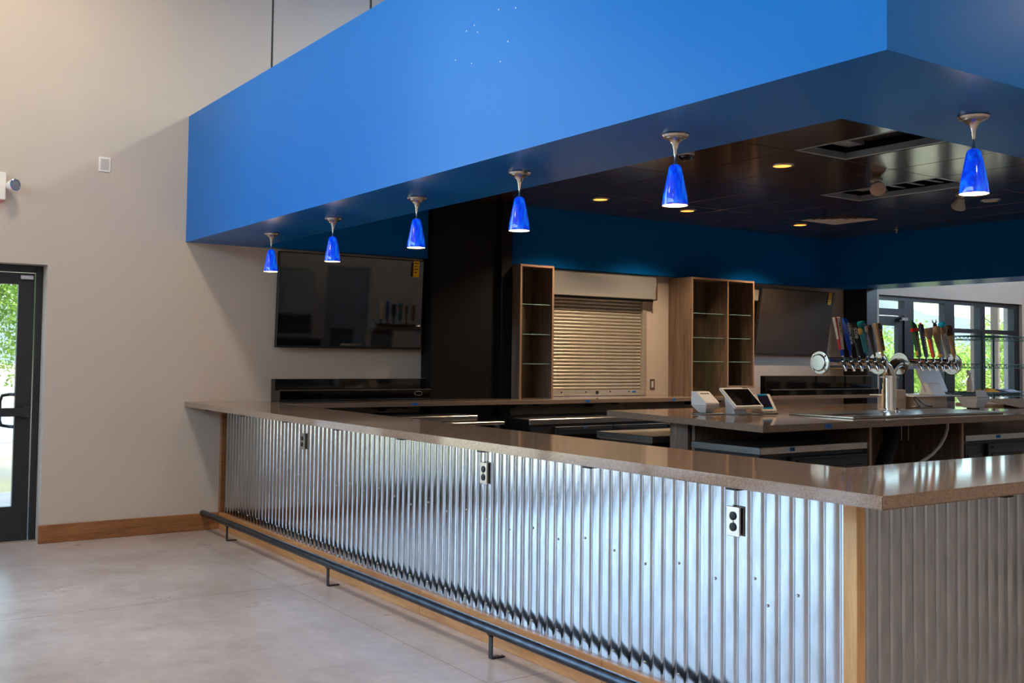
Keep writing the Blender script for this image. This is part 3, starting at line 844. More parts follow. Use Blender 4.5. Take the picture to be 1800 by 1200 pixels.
def flange(x, n, cap):
    p = [(.0001, -.008), (.084, -.008), (.086, -.003), (.086, .005), (.082, .008)]
    p += [(.080, .0082)]
    if cap: p += [(.064, .0085), (.060, .010), (.058, .020), (.056, .022), (.054, .0225), (.0001, .023)]
    else: p += [(.05, .008), (.044, .02)]
    part('flange', MB().lathe(p, (x, YT, ZP), 32, (n, 0, 0)), MATS['flange_steel'], tw)
    if cap:
        for k in range(4):
            a = math.pi / 4 + k * math.pi / 2
            part('flange_bolt', MB().lathe([(.009, .006), (.009, .014), (.006, .018), (.0001, .018)], (x, YT + .071 * math.cos(a), ZP + .071 * math.sin(a)), 8, (n, 0, 0)), nickel_m, tw)
flange(3.165, -1, True); flange(3.845, -1, False); flange(4.115, 1, False); flange(4.815, 1, True)
part('pipe', MB().tube([(3.165, YT, ZP), (3.845, YT, ZP)], .042, 28), chrome_m, tw, smooth=True)
part('pipe', MB().tube([(4.115, YT, ZP), (4.815, YT, ZP)], .042, 28), chrome_m, tw, smooth=True)
fx = [3.325 + .0945 * k for k in range(6)] + [4.255 + .0945 * k for k in range(6)]
YF = 2.225
fa = None
for x in fx:
    if fa is None:
        shank = MB().cyl((x, YT - .038, ZP), (x, YF, ZP), .012, 12)
        shank.tube([(x, YF + .012, ZP + .012), (x, YF - .006, ZP - .004), (x, YF - .02, ZP - .03), (x, YF - .028, ZP - .06)], [.014, .015, .0125, .009], 12)
        shank.tube([(x, YF, ZP + .005), (x, YF, ZP + .028), (x, YF, ZP + .034), (x, YF, ZP + .056)], [.012, .012, .008, .007], 12)
        fa = (part('faucet', shank, chrome_m, tw, smooth=True), x)
    else:
        inst(fa[0], tw, (x - fa[1], 0, 0))
HZ = ZP + .052
def hcol(n, c, r=0.35): return MATS.get(n) or mat(n, c, r)
def handle_frame(x, h):
    # base of handle, leaning slightly away
    top = Vector((x - .028, YF + .035, HZ + h)); bot = Vector((x, YF, HZ))
    zax = (top - bot).normalized(); xax = Vector((1, 0, 0)); yax = zax.cross(xax).normalized(); xax = yax.cross(zax)
    return Matrix(((xax.x, yax.x, zax.x, bot.x), (xax.y, yax.y, zax.y, bot.y), (xax.z, yax.z, zax.z, bot.z), (0, 0, 0, 1)))
def H(name_lab, x, h, pieces, main=0):
    M = handle_frame(x, h)
    root = None
    for (mb, m, nm, sm) in pieces:
        mb.xform(M)
        if root is None:
            root = part('tap_handle', mb, m, tw, label=name_lab, bevel=0 if sm else .002, smooth=sm)
        else:
            part(nm, mb, m, root, bevel=0 if sm else .0015, smooth=sm)
TV = lambda z, size, body, yoff, sp=1.0, flip=1, xo=0.0: text_mb(body, size, Matrix.Translation((xo, yoff, z)) @ Matrix.Rotation(math.pi / 2, 4, 'X') @ Matrix.Rotation(flip * math.pi / 2, 4, 'Z'), .0004, sp, .0006)
def marks(z0, n, step, w, y, xo=0.0):
    mb = MB()
    for k in range(n):
        ww = w * (1.0 if k % 3 else .75)
        mb.box(xo - ww / 2, xo + ww / 2, y - .0006, y + .0006, z0 + k * step, z0 + k * step + step * (.62 if k % 2 else .5))
    return mb
def taper(w0, w1, t0, t1, z0, z1):
    return MB().add([(-w0, -t0, z0), (w0, -t0, z0), (w0, t0, z0), (-w0, t0, z0), (-w1, -t1, z1), (w1, -t1, z1), (w1, t1, z1), (-w1, t1, z1)],
                    [(3, 2, 1, 0), (4, 5, 6, 7), (0, 1, 5, 4), (1, 2, 6, 5), (2, 3, 7, 6), (3, 0, 4, 7)])
def rnd(prof, n=16): return MB().lathe(prof, (0, 0, 0), n)
red_h, white_h, blue_h, navy_h, dk_h, teal_h = hcol('h_red', srgb(200, 16, 20)), hcol('h_white', srgb(232, 214, 200)), hcol('h_blue', srgb(10, 60, 170), .2), hcol('h_navy', srgb(20, 34, 62)), hcol('h_black', srgb(34, 34, 36)), hcol('h_teal', srgb(0, 118, 130), .25)
org_h, grn_h, stone_h, brn_h, gold_h, cyan_h, tan_h = hcol('h_orange', srgb(206, 74, 28)), hcol('h_green', srgb(14, 84, 48), .25), hcol('h_stone', srgb(152, 128, 108), .6), hcol('h_brown', srgb(58, 38, 30), .5), hcol('h_gold', srgb(212, 166, 70)), hcol('h_cyan', srgb(0, 178, 240), .2), hcol('h_tan', srgb(178, 152, 110), .5)
lw_h = hcol('h_lettering_white', srgb(240, 232, 220)); silver_h = hcol('h_silver', srgb(178, 176, 172), .3)
wood_h = wood('handle_wood', srgb(150, 120, 92), srgb(196, 166, 132), (6, 6, 1), 8, .5)
H('white and red tap handle with blue stem', fx[0], .28, [
    (taper(.020, .032, .010, .012, .045, .285), white_h, '', False),
    (taper(.004, .010, .0105, .0125, .045, .286).xform(Matrix.Translation((-.017, 0, 0)) @ Matrix.Shear('XZ', 4, (0, 0)) if False else Matrix.Translation((-.018, -.0005, 0))), red_h, 'red_stripe', False),
    (taper(.010, .011, .009, .010, 0, .045), blue_h, 'stem', False),
    (TV(.205, .026, 'ULTRA', -.0135, 1.1, 1, .012), ink_m, 'lettering', False),
    (MB().box(.006, .016, -.0135, -.0125, .142, .152), red_h, 'ribbon_mark', False)])
H('glossy blue tap handle with white lettering', fx[1], .28, [
    (rnd([(.0001, 0), (.009, 0), (.010, .04), (.016, .05), (.022, .20), (.022, .27), (.017, .284), (.0001, .286)]), blue_h, '', True),
    (TV(.165, .030, 'BUD LIGHT', -.0225, 1.05, 1, .006), lw_h, 'lettering', False)])
H('black rectangular tap handle marked 805', fx[2], .245, [
    (taper(.010, .013, .008, .009, 0, .10), dk_h, '', False),
    (taper(.027, .030, .010, .011, .10, .245), dk_h, 'plaque', False),
    (TV(.172, .058, '805', -.0125, 1.0, 1), lw_h, 'lettering', False)])
H('teal tap handle with a round cream badge', fx[3], .265, [
    (rnd([(.0001, 0), (.008, 0), (.009, .03), (.019, .032), (.024, .17), (.025, .22), (.031, .232), (.031, .25), (.022, .265), (.0001, .268)]), teal_h, '', True),
    (MB().lathe([(.0001, 0), (.025, 0), (.025, .008), (.020, .011), (.0001, .011)], (.010, -.024, .20), 20, (0.25, -1, 0)), white_h, 'badge', True),
    (MB().lathe([(.013, 0), (.016, 0), (.016, .002), (.013, .002)], (.0125, -.035, .20), 20, (0.25, -1, 0)), ink_m, 'badge_ring', True),
    (MB().lathe([(.0001, 0), (.025, 0), (.025, .008), (.0001, .009)], (-.024, .004, .19), 20, (-1, 0, 0)), gold_h, 'badge', True),
    (marks(.05, 7, .014, .012, -.0245, .008), gold_h, 'lettering', False)])
H('slim dark brown wooden tap handle', fx[4], .24, [
    (rnd([(.0001, 0), (.008, 0), (.011, .06), (.018, .18), (.020, .225), (.014, .24), (.0001, .242)], 10), brn_h, '', True)])
strip = [(taper(.008, .008, .008, .008, 0, .04), gold_h, '', False),
         (taper(.026, .030, .014, .016, .04, .255), wood_h, 'wood_block', False),
         (taper(.014, .016, .015, .017, .045, .25).xform(Matrix.Translation((.010, -.0005, 0))), brn_h, 'label_panel', False)]
for k in range(7):
    strip.append((MB().box(-.002, .022, -.0178, -.0165, .06 + .026 * k, .074 + .026 * k), (org_h, silver_h, navy_h, tan_h)[k % 4], 'label_block', False))
H('wooden block tap handle with a striped label panel', fx[5], .255, strip)
H('green paddle tap handle with a red band and leaf tip', fx[6], .29, [
    (taper(.022, .030, .010, .011, 0, .20), grn_h, '', False),
    (taper(.038, .040, .013, .013, .20, .228), red_h, 'red_band', False),
    (MB().prism([(-.030, .228), (.028, .228), (.024, .25), (.004, .27), (-.030, .29), (-.034, .26)], -.010, .010, 'y'), grn_h, 'leaf_tip', False),
    (marks(.05, 7, .018, .017, -.0120, .008), gold_h, 'lettering', False),
    (taper(.003, .003, .0105, .0115, .01, .19).xform(Matrix.Translation((-.021, 0, 0))), gold_h, 'gold_edge', False)])
H('navy and orange tap handle with white lettering', fx[7], .27, [
    (taper(.013, .019, .010, .012, 0, .262), navy_h, '', False),
    (taper(.005, .008, .0105, .0125, 0, .26).xform(Matrix.Translation((.014, .001, 0))), gold_h, 'orange_side', False),
    (rnd([(.0001, .255), (.008, .255), (.010, .268), (.0001, .278)]), red_h, 'tip', True),
    (marks(.06, 7, .020, .011, -.0125), lw_h, 'lettering', False)])
H('orange tap handle topped by a stone-coloured head', fx[8], .235, [
    (taper(.013, .019, .011, .012, 0, .145), org_h, '', False),
    (rnd([(.0001, .14), (.014, .142), (.030, .18), (.035, .215), (.036, .225), (.030, .235), (.0001, .237)], 10), stone_h, 'stone_head', True),
    (MB().box(-.038, .034, -.012, .012, .222, .236), stone_h, 'crown', False),
    (marks(.03, 6, .014, .010, -.0125), lw_h, 'lettering', False)])
ant = MB()
for sx in (-1, 1):
    ant.tube([(sx * .006, 0, .27), (sx * .02, 0, .285), (sx * .028, 0, .305)], [.006, .005, .003], 6)
    ant.tube([(sx * .018, 0, .283), (sx * .034, 0, .286)], [.004, .003], 6)
H('stone-coloured tap handle shaped like an antlered stag head', fx[9], .285, [
    (rnd([(.0001, 0), (.012, .004), (.016, .015), (.011, .03), (.016, .08), (.026, .15), (.030, .18), (.034, .20), (.034, .235), (.024, .25), (.0001, .255)], 12), stone_h, '', True),
    (ant, dk_h, 'antlers', True),
    (rnd([(.0001, .245), (.014, .248), (.016, .262), (.010, .276), (.0001, .28)], 10), dk_h, 'stag_head', True),
    (rnd([(.006, 0), (.018, .006), (.018, .02), (.008, .03)], 10), gold_h, 'collar', True)])
H('silver tap handle with dark lettering and bright blue tip', fx[10], .29, [
    (taper(.017, .022, .013, .015, 0, .20), silver_h, '', False),
    (rnd([(.0001, .19), (.026, .195), (.034, .215), (.034, .235), (.024, .245), (.0001, .247)], 14), stone_h, 'cap', True),
    (rnd([(.0001, .24), (.018, .242), (.030, .258), (.030, .275), (.020, .288), (.0001, .29)], 8), cyan_h, 'blue_tip', True),
    (TV(.10, .024, 'COORS LIGHT', -.0155, .9, 1, -.002), ink_m, 'lettering', False)])
H('tan round tap handle with a stone mask top', fx[11], .26, [
    (rnd([(.0001, 0), (.010, 0), (.011, .025), (.019, .028), (.022, .18), (.0001, .185)]), tan_h, '', True),
    (rnd([(.018, .175), (.028, .195), (.030, .225), (.026, .25), (.016, .262), (.0001, .264)], 10), brn_h, 'mask_top', True),
    (marks(.085, 4, .015, .013, -.0225, .004), ink_m, 'lettering', False)])
# drip tray
dt = thing('drip_tray', 'long stainless drip tray under the tap tower', 'drip tray', (4.0, 2.2, ZT))
part('tray', MB().box(3.06, 4.93, 1.93, 2.50, ZT + .0005, 1.083), steel_m, dt, bevel=.004)

# hoses under the island
pts = [(3.42, 2.10, 1.02), (3.41, 2.08, .9), (3.40, 2.05, .7), (3.385, 2.03, .5), (3.37, 2.0, .35)]
solo('drain_hose', MB().tube(pts, .015, 10), hose_m, 'clear drain hose hanging beside the wooden side panel', 'hose', smooth=True)
pts = [(4.0, 2.32, .99), (4.0, 2.30, .95), (3.95, 2.26, .86), (3.86, 2.24, .76), (3.78, 2.22, .66), (3.74, 2.2, .5)]
solo('tap_line_trunk', MB().tube(pts, .062, 14), foam_m, 'thick black foam-wrapped tap line under the island', 'hose', smooth=True)
pts = [(4.32, 2.03, 1.02), (4.32, 2.03, .96), (4.29, 2.03, .90), (4.22, 2.03, .83), (4.12, 2.03, .77), (3.98, 2.03, .72), (3.8, 2.03, .68), (3.6, 2.03, .66)]
solo('drain_hose', MB().tube(pts, .013, 10), hose_m, 'clear drain hose curving down to the left under the island', 'hose', smooth=True)
for x in (4.10, 4.19):
    solo('tap_rod', MB().cyl((x, 2.28, .86), (x, 2.28, 1.02), .004, 6), steel_m, ('thin steel rod hanging under the island nearer the black trunk' if x < 4.15 else 'thin steel rod hanging under the island nearer the curved hose'), 'rod')

# ------------------------------------------------------------------ things on the island, left end
pr = thing('receipt_printer', 'white cube receipt printer beside the tablet till', 'printer', (2.52, 2.82, ZT))
part('base_plate', MB().box(2.44, 2.60, 2.72, 2.88, ZT, ZT + .010), alu_m, pr, bevel=.004)
part('lower_body', MB().add([(2.485, 2.775, ZT + .010), (2.555, 2.775, ZT + .010), (2.555, 2.84, ZT + .010), (2.485, 2.84, ZT + .010), (2.45, 2.735, ZT + .062), (2.59, 2.735, ZT + .062), (2.59, 2.89, ZT + .062), (2.45, 2.89, ZT + .062)],
     [(3, 2, 1, 0), (4, 5, 6, 7), (0, 1, 5, 4), (1, 2, 6, 5), (2, 3, 7, 6), (3, 0, 4, 7)]), white_m, pr, bevel=.004)
ub = part('upper_body', MB().prism([(2.735, ZT + .063), (2.735, ZT + .085), (2.84, ZT + .165), (2.89, ZT + .165), (2.89, ZT + .063)], 2.45, 2.59, 'x'), white_m, pr, bevel=.005)
part('paper_slot', MB().add([(2.475, 2.815, ZT + .1475), (2.565, 2.815, ZT + .1475), (2.565, 2.823, ZT + .1537), (2.475, 2.823, ZT + .1537)], [(0, 1, 2, 3)]), ink_m, ub)

def slab_at(c, w, h, t, tilt, rz=0.0):
    M = Matrix.Translation(c) @ Matrix.Rotation(rz, 4, 'Z') @ Matrix.Rotation(tilt, 4, 'X')
    return MB().box(-w / 2, w / 2, 0, t, -h / 2, h / 2).xform(M), M
pos = thing('tablet_till', 'white tablet till with a black tilted screen on an island stand', 'tablet till', (2.72, 2.66, ZT))
TC = (2.70, 2.62, ZT + .130)
mb, M = slab_at(TC, .30, .215, .022, -.86)
tb = part('tablet_case', mb, white_m, pos, bevel=.008, seg=2)
part('screen', MB().box(-.128, .128, -.0012, .0005, -.085, .085).xform(M), screen_m, tb)
part('card_slot', MB().box(.08, .135, -.0012, .0005, .094, .101).xform(M), ink_m, tb)
part('foot_plate', MB().box(2.60, 2.86, 2.56, 2.76, ZT, ZT + .008), alu_m, pos, bevel=.003)
part('stand', MB().prism([(2.63, ZT + .008), (2.66, ZT + .09), (2.70, ZT + .12), (2.735, ZT + .12), (2.72, ZT + .008)], 2.635, 2.765, 'x'), white2_m, pos, bevel=.003)
cdv = thing('card_terminal', 'white customer card terminal with blue-edged screen', 'card terminal', (3.0, 2.68, ZT))
mb, M = slab_at((3.0, 2.66, ZT + .085), .165, .15, .014, -.55)
cc = part('terminal_case', mb, white_m, cdv, bevel=.006, seg=2)
part('screen', MB().box(-.066, .045, -.0012, .0005, -.042, .058).xform(M), mat('dark_screen', srgb(30, 26, 46), .15), cc)
part('screen_band', MB().box(-.066, .045, -.0014, .0003, .058, .07).xform(M), mat('cyan_band', srgb(0, 130, 178), .2), cc)
part('screen_band', MB().box(-.066, .045, -.0014, .0003, -.054, -.042).xform(M), MATS['cyan_band'], cc)
part('foot_plate', MB().box(2.93, 3.08, 2.61, 2.78, ZT, ZT + .007), alu_m, cdv, bevel=.003)
part('stand', MB().prism([(2.62, ZT + .007), (2.66, ZT + .075), (2.70, ZT + .10), (2.76, ZT + .007)], 2.935, 3.05, 'x'), white2_m, cdv, bevel=.003)
# cables
pts = [(2.60, 2.86, ZT + .14), (2.615, 2.86, ZT + .12), (2.61, 2.83, ZT + .06), (2.605, 2.80, ZT + .02), (2.63, 2.79, ZT + .006), (2.68, 2.79, ZT + .006)]
solo('printer_cable', MB().tube(pts, .004, 6), cable_m, 'pale cable looping down between printer and tablet till', 'cable', smooth=True)
co = []
for k in range(80):
    a = k * .55
    co.append((2.83 + .045 * math.cos(a) + .012 * math.sin(a * 2.3), 2.79 + .025 * math.sin(a), ZT + .012 + .038 * abs(math.sin(a * .37))))
solo('cable_bundle', MB().tube(co, .0045, 6), cable_m, 'bunched pale cable behind the tablet till stand', 'cable', smooth=True)
co = []
for k in range(50):
    a = k * .6
    co.append((2.655 + .02 * math.cos(a), 2.84 + .03 * math.sin(a * .7), ZT + .012 + .035 * abs(math.sin(a * .45))))
solo('cable_bundle', MB().tube(co, .004, 6), cable_m, 'bunched pale cable beside the receipt printer', 'cable', smooth=True)

# ------------------------------------------------------------------ things on the island, right end
cb = thing('cash_drawer', 'low pale cash drawer box behind the tap tower', 'cash drawer', (5.23, 2.95, ZT))
part('body', MB().box(5.00, 5.46, 2.76, 3.14, ZT, ZT + .10), card_m, cb, bevel=.004)
part('top_tray', MB().box(4.93, 5.62, 2.72, 3.18, ZT + .1005, ZT + .108), paper_m, cb)
pk = thing('tablet_till', 'back of a large white tablet till on the cash drawer', 'tablet till', (5.36, 2.9, ZT + .108))
mb, M = slab_at((5.38, 2.86, ZT + .108 + .155), .34, .27, .022, -.42)
mb.xform(Matrix.Translation((0, 0, 0)))
part('tablet_case', mb, white2_m, pk, bevel=.008, seg=2)
part('stand', MB().prism([(2.74, ZT + .109), (2.80, ZT + .21), (2.83, ZT + .22), (2.86, ZT + .19), (2.88, ZT + .109)], 5.22, 5.42, 'x'), white_m, pk, bevel=.004)
part('stand_foot', MB().box(5.16, 5.5, 2.735, 2.95, ZT + .1085, ZT + .116), alu_m, pk)
solo('card_box', MB().box(4.78, 4.915, 2.80, 2.95, ZT, ZT + .16), card_m, 'small pale cardboard box left of the cash drawer', 'box', bevel=.003)
rp2 = thing('receipt_printer', 'white wedge-shaped receipt printer seen from behind near the cardboard', 'printer', (5.53, 2.6, ZT))
part('lower_body', MB().add([(5.48, 2.50, ZT + .006), (5.60, 2.50, ZT + .006), (5.60, 2.62, ZT + .006), (5.48, 2.62, ZT + .006), (5.44, 2.46, ZT + .09), (5.63, 2.46, ZT + .09), (5.63, 2.66, ZT + .09), (5.44, 2.66, ZT + .09)],
     [(3, 2, 1, 0), (4, 5, 6, 7), (0, 1, 5, 4), (1, 2, 6, 5), (2, 3, 7, 6), (3, 0, 4, 7)]), white_m, rp2, bevel=.003)
part('sloping_lid', MB().prism([(2.46, ZT + .091), (2.46, ZT + .11), (2.66, ZT + .10), (2.66, ZT + .091)], 5.44, 5.63, 'x'), white2_m, rp2, bevel=.003)
part('foot', MB().box(5.50, 5.58, 2.53, 2.60, ZT, ZT + .006), vent_m, rp2)
for k, (x, yv, w_, rz, m) in enumerate(((4.62, 2.62, .16, .2, paper_m), (4.85, 2.58, .18, -.2, paper_m), (5.10, 2.6, .24, .1, paper_m))):
    M = Matrix.Translation((x, yv, ZT + .001)) @ Matrix.Rotation(rz, 4, 'Z')
    solo('paper_slip', MB().box(-w_ / 2, w_ / 2, -.05, .05, 0, .004).xform(M), m, ('white paper slip on the island nearest the tap column', 'white paper slip on the island in front of the cash drawer', 'white paper slip on the island next to the wedge printer')[k], 'paper', 'paper slips on the island')
kb = thing('cardboard_box', 'flattened open kraft cardboard box at the right edge of the island', 'box', (6.40, 2.9, ZT))
part('tray', MB().box(6.12, 6.70, 2.62, 3.1, ZT, ZT + .02), card_m, kb)
part('flap', MB().add([(6.05, 2.42, ZT + .004), (6.72, 2.42, ZT + .004), (6.72, 2.66, ZT + .07), (5.86, 2.70, ZT + .075), (6.05, 2.423, ZT + .001), (6.72, 2.423, ZT + .001), (6.72, 2.663, ZT + .066), (5.86, 2.703, ZT + .071)], [(0, 1, 2, 3), (7, 6, 5, 4), (0, 4, 5, 1), (1, 5, 6, 2), (2, 6, 7, 3), (3, 7, 4, 0)]), kraft_m, kb)
part('flap', MB().add([(6.50, 3.10, ZT + .02), (6.72, 3.10, ZT + .02), (6.72, 3.16, ZT + .13), (6.55, 3.16, ZT + .13), (6.50, 3.104, ZT + .02), (6.72, 3.104, ZT + .02), (6.72, 3.164, ZT + .13), (6.55, 3.164, ZT + .13)], [(0, 1, 2, 3), (7, 6, 5, 4), (0, 4, 5, 1), (1, 5, 6, 2), (2, 6, 7, 3), (3, 7, 4, 0)]), card_m, kb)
co = [(4.83, 2.72, ZT + .006)]
for k in range(40):
    a = k * .35
    co.append((4.86 + .004 * k + .05 * math.cos(a), 2.66 + .02 * math.sin(a * .8), ZT + .02 + .05 * (1 - math.cos(a)) * (1 - k / 55)))
solo('black_cable', MB().tube(co, .004, 6), bcable_m, 'tangled black cable in front of the cash drawer', 'cable', smooth=True)

# ------------------------------------------------------------------ wire rack beyond the island
rk = thing('wire_rack', 'green epoxy-coated wire shelving rack by the far windows', 'shelving rack', (8.95, 4.45, 0))
ax0, ax1, ay0, ay1 = 8.57, 9.62, 4.30, 4.78
for (x, y) in ((ax0, ay0), (ax1, ay0), (ax0, ay1), (ax1, ay1)):
    part('rack_post', MB().cyl((x, y, 0), (x, y, 1.83), .0125, 10), green_wire, rk, smooth=True)
sh = None
for z in (.45, 1.11, 1.45, 1.79):
    if sh is None:
        m_ = MB()
        for y in (ay0, ay1):
            m_.cyl((ax0, y, z), (ax1, y, z), .004, 6).cyl((ax0, y, z - .045), (ax1, y, z - .045), .004, 6)
            n = 24
            for k in range(n):
                a, b = ax0 + (ax1 - ax0) * k / n, ax0 + (ax1 - ax0) * (k + 1) / n
                m_.cyl((a, y, z if k % 2 else z - .045), (b, y, z - .045 if k % 2 else z), .0035, 5)
        for x in (ax0, ax1):
            m_.cyl((x, ay0, z), (x, ay1, z), .004, 6).cyl((x, ay0, z - .045), (x, ay1, z - .045), .004, 6)
        for k in range(1, 30):
            x = ax0 + (ax1 - ax0) * k / 30
            m_.cyl((x, ay0, z + .003), (x, ay1, z + .003), .0022, 5)
        sh = (part('wire_shelf', m_, green_wire, rk), z)
    else:
        inst(sh[0], rk, (0, 0, z - sh[1]))
ZR = 1.116
sb = thing('spray_bottle', 'white spray bottle standing on the wire rack', 'spray bottle', (8.67, 4.52, ZR))
part('bottle', MB().lathe([(.0001, 0), (.036, 0), (.038, .006), (.038, .13), (.034, .15), (.018, .175), (.014, .185), (.014, .20), (.0001, .20)], (8.67, 4.52, ZR), 20), white_m, sb, smooth=True)
part('trigger_head', MB().cyl((8.67, 4.52, ZR + .20), (8.67, 4.52, ZR + .225), .017, 12).box(8.62, 8.71, 4.505, 4.535, ZR + .225, ZR + .26).prism([(8.625, ZR + .226), (8.61, ZR + .19), (8.618, ZR + .185), (8.64, ZR + .226)], 4.51, 4.53, 'y'), white_m, sb, bevel=.003)
def cloth(nm, label, m, x0, x1, y0, y1, h):
    mb = MB(); n = 14
    vv = []
    for i in range(n + 1):
        for j in range(7):
            e = math.sin(math.pi * i / n) * math.sin(math.pi * j / 6)
            vv.append((x0 + (x1 - x0) * i / n, y0 + (y1 - y0) * j / 6, ZR + .003 + h * e ** .5 * (.6 + .4 * math.sin(i * 1.9 + j))))
    mb.add(vv, [(i * 7 + j, (i + 1) * 7 + j, (i + 1) * 7 + j + 1, i * 7 + j + 1) for i in range(n) for j in range(6)])
    k = len(vv)
    mb.add([(p[0], p[1], ZR + .002) for p in vv], [(i * 7 + j, i * 7 + j + 1, (i + 1) * 7 + j + 1, (i + 1) * 7 + j) for i in range(n) for j in range(6)])
    solo(nm, mb, m, label, 'cloth', smooth=True)
cloth('cleaning_cloth', 'crumpled yellow cleaning cloth on the wire rack', mat('yellow_cloth', srgb(232, 168, 60), .9), 8.76, 9.02, 4.33, 4.55, .05)
cloth('cleaning_cloth', 'folded dark grey cloth on the wire rack', mat('grey_cloth', srgb(84, 84, 92), .9), 9.05, 9.2, 4.33, 4.6, .03)
cloth('cleaning_cloth', 'folded pale blue cloth at the right end of the wire rack', mat('pale_cloth', srgb(196, 206, 224), .9), 9.21, 9.5, 4.33, 4.65, .035)

# ------------------------------------------------------------------ pendants
def mk_blue_glass():
    m = mat('blue_art_glass', srgb(10, 70, 230), 0.08, spec=.6)
    n, l = m.node_tree.nodes, m.node_tree.links
    b = n['Principled BSDF']
    tc = n.new('ShaderNodeTexCoord')
    mp = n.new('ShaderNodeMapping'); mp.inputs['Scale'].default_value = (26, 26, 9)
    l.new(tc.outputs['Object'], mp.inputs[0])
    z = n.new('ShaderNodeTexNoise'); z.inputs['Scale'].default_value = 1.0; z.inputs['Detail'].default_value = 5; z.inputs['Distortion'].default_value = 1.2
    l.new(mp.outputs[0], z.inputs['Vector'])
    r = n.new('ShaderNodeValToRGB')
    e = r.color_ramp.elements
    e[0].position, e[0].color = .28, srgb(6, 34, 150)
    e[1].position, e[1].color = .70, srgb(20, 120, 240)
    x = e.new(.46); x.color = srgb(8, 62, 226)
    l.new(z.outputs['Fac'], r.inputs[0])
    l.new(r.outputs[0], b.inputs['Base Color']); l.new(r.outputs[0], b.inputs['Emission Color'])
    b.inputs['Emission Strength'].default_value = .42
    return m
bglass = mk_blue_glass()
lining = mat('lamp_lining', srgb(250, 214, 180), .6, emit=srgb(255, 180, 130), estr=0.30)
bulb_m = mat('lamp_bulb', srgb(255, 230, 200), .5, emit=srgb(255, 200, 150), estr=3.5)
def pendant(x, y, label):
    z0 = ZS0
    r = thing('pendant_lamp', label, 'pendant lamp', (x, y, z0 - .298), 'blue glass pendant lamps under the soffit')
    part('canopy', MB().lathe([(.0001, 0), (.056, 0), (.057, -.008), (.052, -.016), (.040, -.018), (.040, -.022), (.030, -.026), (.016, -.040), (.009, -.062), (.006, -.09), (.0001, -.09)], (x, y, z0 - .0005), 28), nickel_m, r, smooth=True)
    part('stem', MB().lathe([(.005, -.088), (.005, -.118), (.0075, -.122), (.009, -.135), (.0001, -.135)], (x, y, z0), 14), nickel_m, r, smooth=True)
    p = [(.0001, -.128), (.012, -.128), (.021, -.133), (.026, -.142), (.033, -.175), (.042, -.22), (.049, -.26), (.0525, -.293), (.052, -.297)]
    part('glass_shade', MB().lathe(p, (x, y, z0), 28), bglass, r, smooth=True)
    q = [(.052, -.297), (.0495, -.296), (.046, -.26), (.039, -.22), (.030, -.175), (.022, -.145), (.0001, -.14)]
    part('shade_lining', MB().lathe(q, (x, y, z0), 28), lining, r, smooth=True)
    ld = bpy.data.lights.new('pendant_light', 'POINT'); ld.energy = 1.6; ld.color = (1.0, .70, .42); ld.shadow_soft_size = .03
    lo = bpy.data.objects.new('pendant_light', ld); COL.objects.link(lo); lo.parent = r; lo.location = (0, 0, -.04)
    part('bulb', MB().lathe([(.0001, -.285), (.012, -.282), (.018, -.268), (.014, -.245), (.008, -.225), (.0001, -.225)], (x, y, z0), 14), bulb_m, r, smooth=True)
    return r
labs = ['blue glass pendant lamp nearest the beige wall, left of the television', 'blue glass pendant lamp hanging in front of the television top edge', 'blue glass pendant lamp in front of the black pilaster left side',
        'blue glass pendant lamp above the narrow shelf unit', 'blue glass pendant lamp nearest the soffit corner on the long side', 'blue glass pendant lamp on the short side of the soffit']
p0 = pendant(-.022, 4.861, labs[0])
for k, (x, y) in enumerate(((-.022, 3.761), (-.025, 2.611), (-.030, 1.561), (-.023, .457), (.627, -.457))):
    copy_tree(p0, (x, y, ZS0 - .298), labs[k + 1])

# ------------------------------------------------------------------ inner-ceiling fittings
dl_m = mat('downlight_lens', srgb(255, 190, 110), .5, emit=srgb(255, 138, 52), estr=2.6)
def downlight(x, y, label, on=True):
    r = thing('downlight', label, 'downlight', (x, y, ZC - .006), 'recessed downlights in the dark ceiling')
    part('trim_ring', MB().lathe([(.072, -.0005), (.094, -.0005), (.092, -.006), (.074, -.008), (.070, -.002)], (x, y, ZC), 28), nickel_m, r, smooth=True)
    part('lens', MB().lathe([(.0001, -.003), (.072, -.003), (.072, -.0006), (.0001, -.0006)], (x, y, ZC), 24), dl_m if on else white2_m, r)
    if on:
        ld = bpy.data.lights.new('downlight_lamp', 'SPOT')
        ld.energy = 95; ld.color = (1.0, .76, .52); ld.spot_size = math.radians(125); ld.spot_blend = .7; ld.shadow_soft_size = .06
        lo = bpy.data.objects.new('downlight_lamp', ld); COL.objects.link(lo); lo.parent = r; lo.location = (0, 0, -.012)
    return r
downlight(3.371, 2.83, 'lit recessed downlight nearest the open ceiling housing')
downlight(3.363, 5.065, 'lit recessed downlight above the narrow shelf unit')
downlight(4.544, 5.095, 'lit recessed downlight above the roller shutter')
downlight(6.30, 5.105, 'lit recessed downlight beside the square ceiling vent')
downlight(6.26, 2.813, 'unlit recessed downlight behind the right-hand pendant lamp', False)

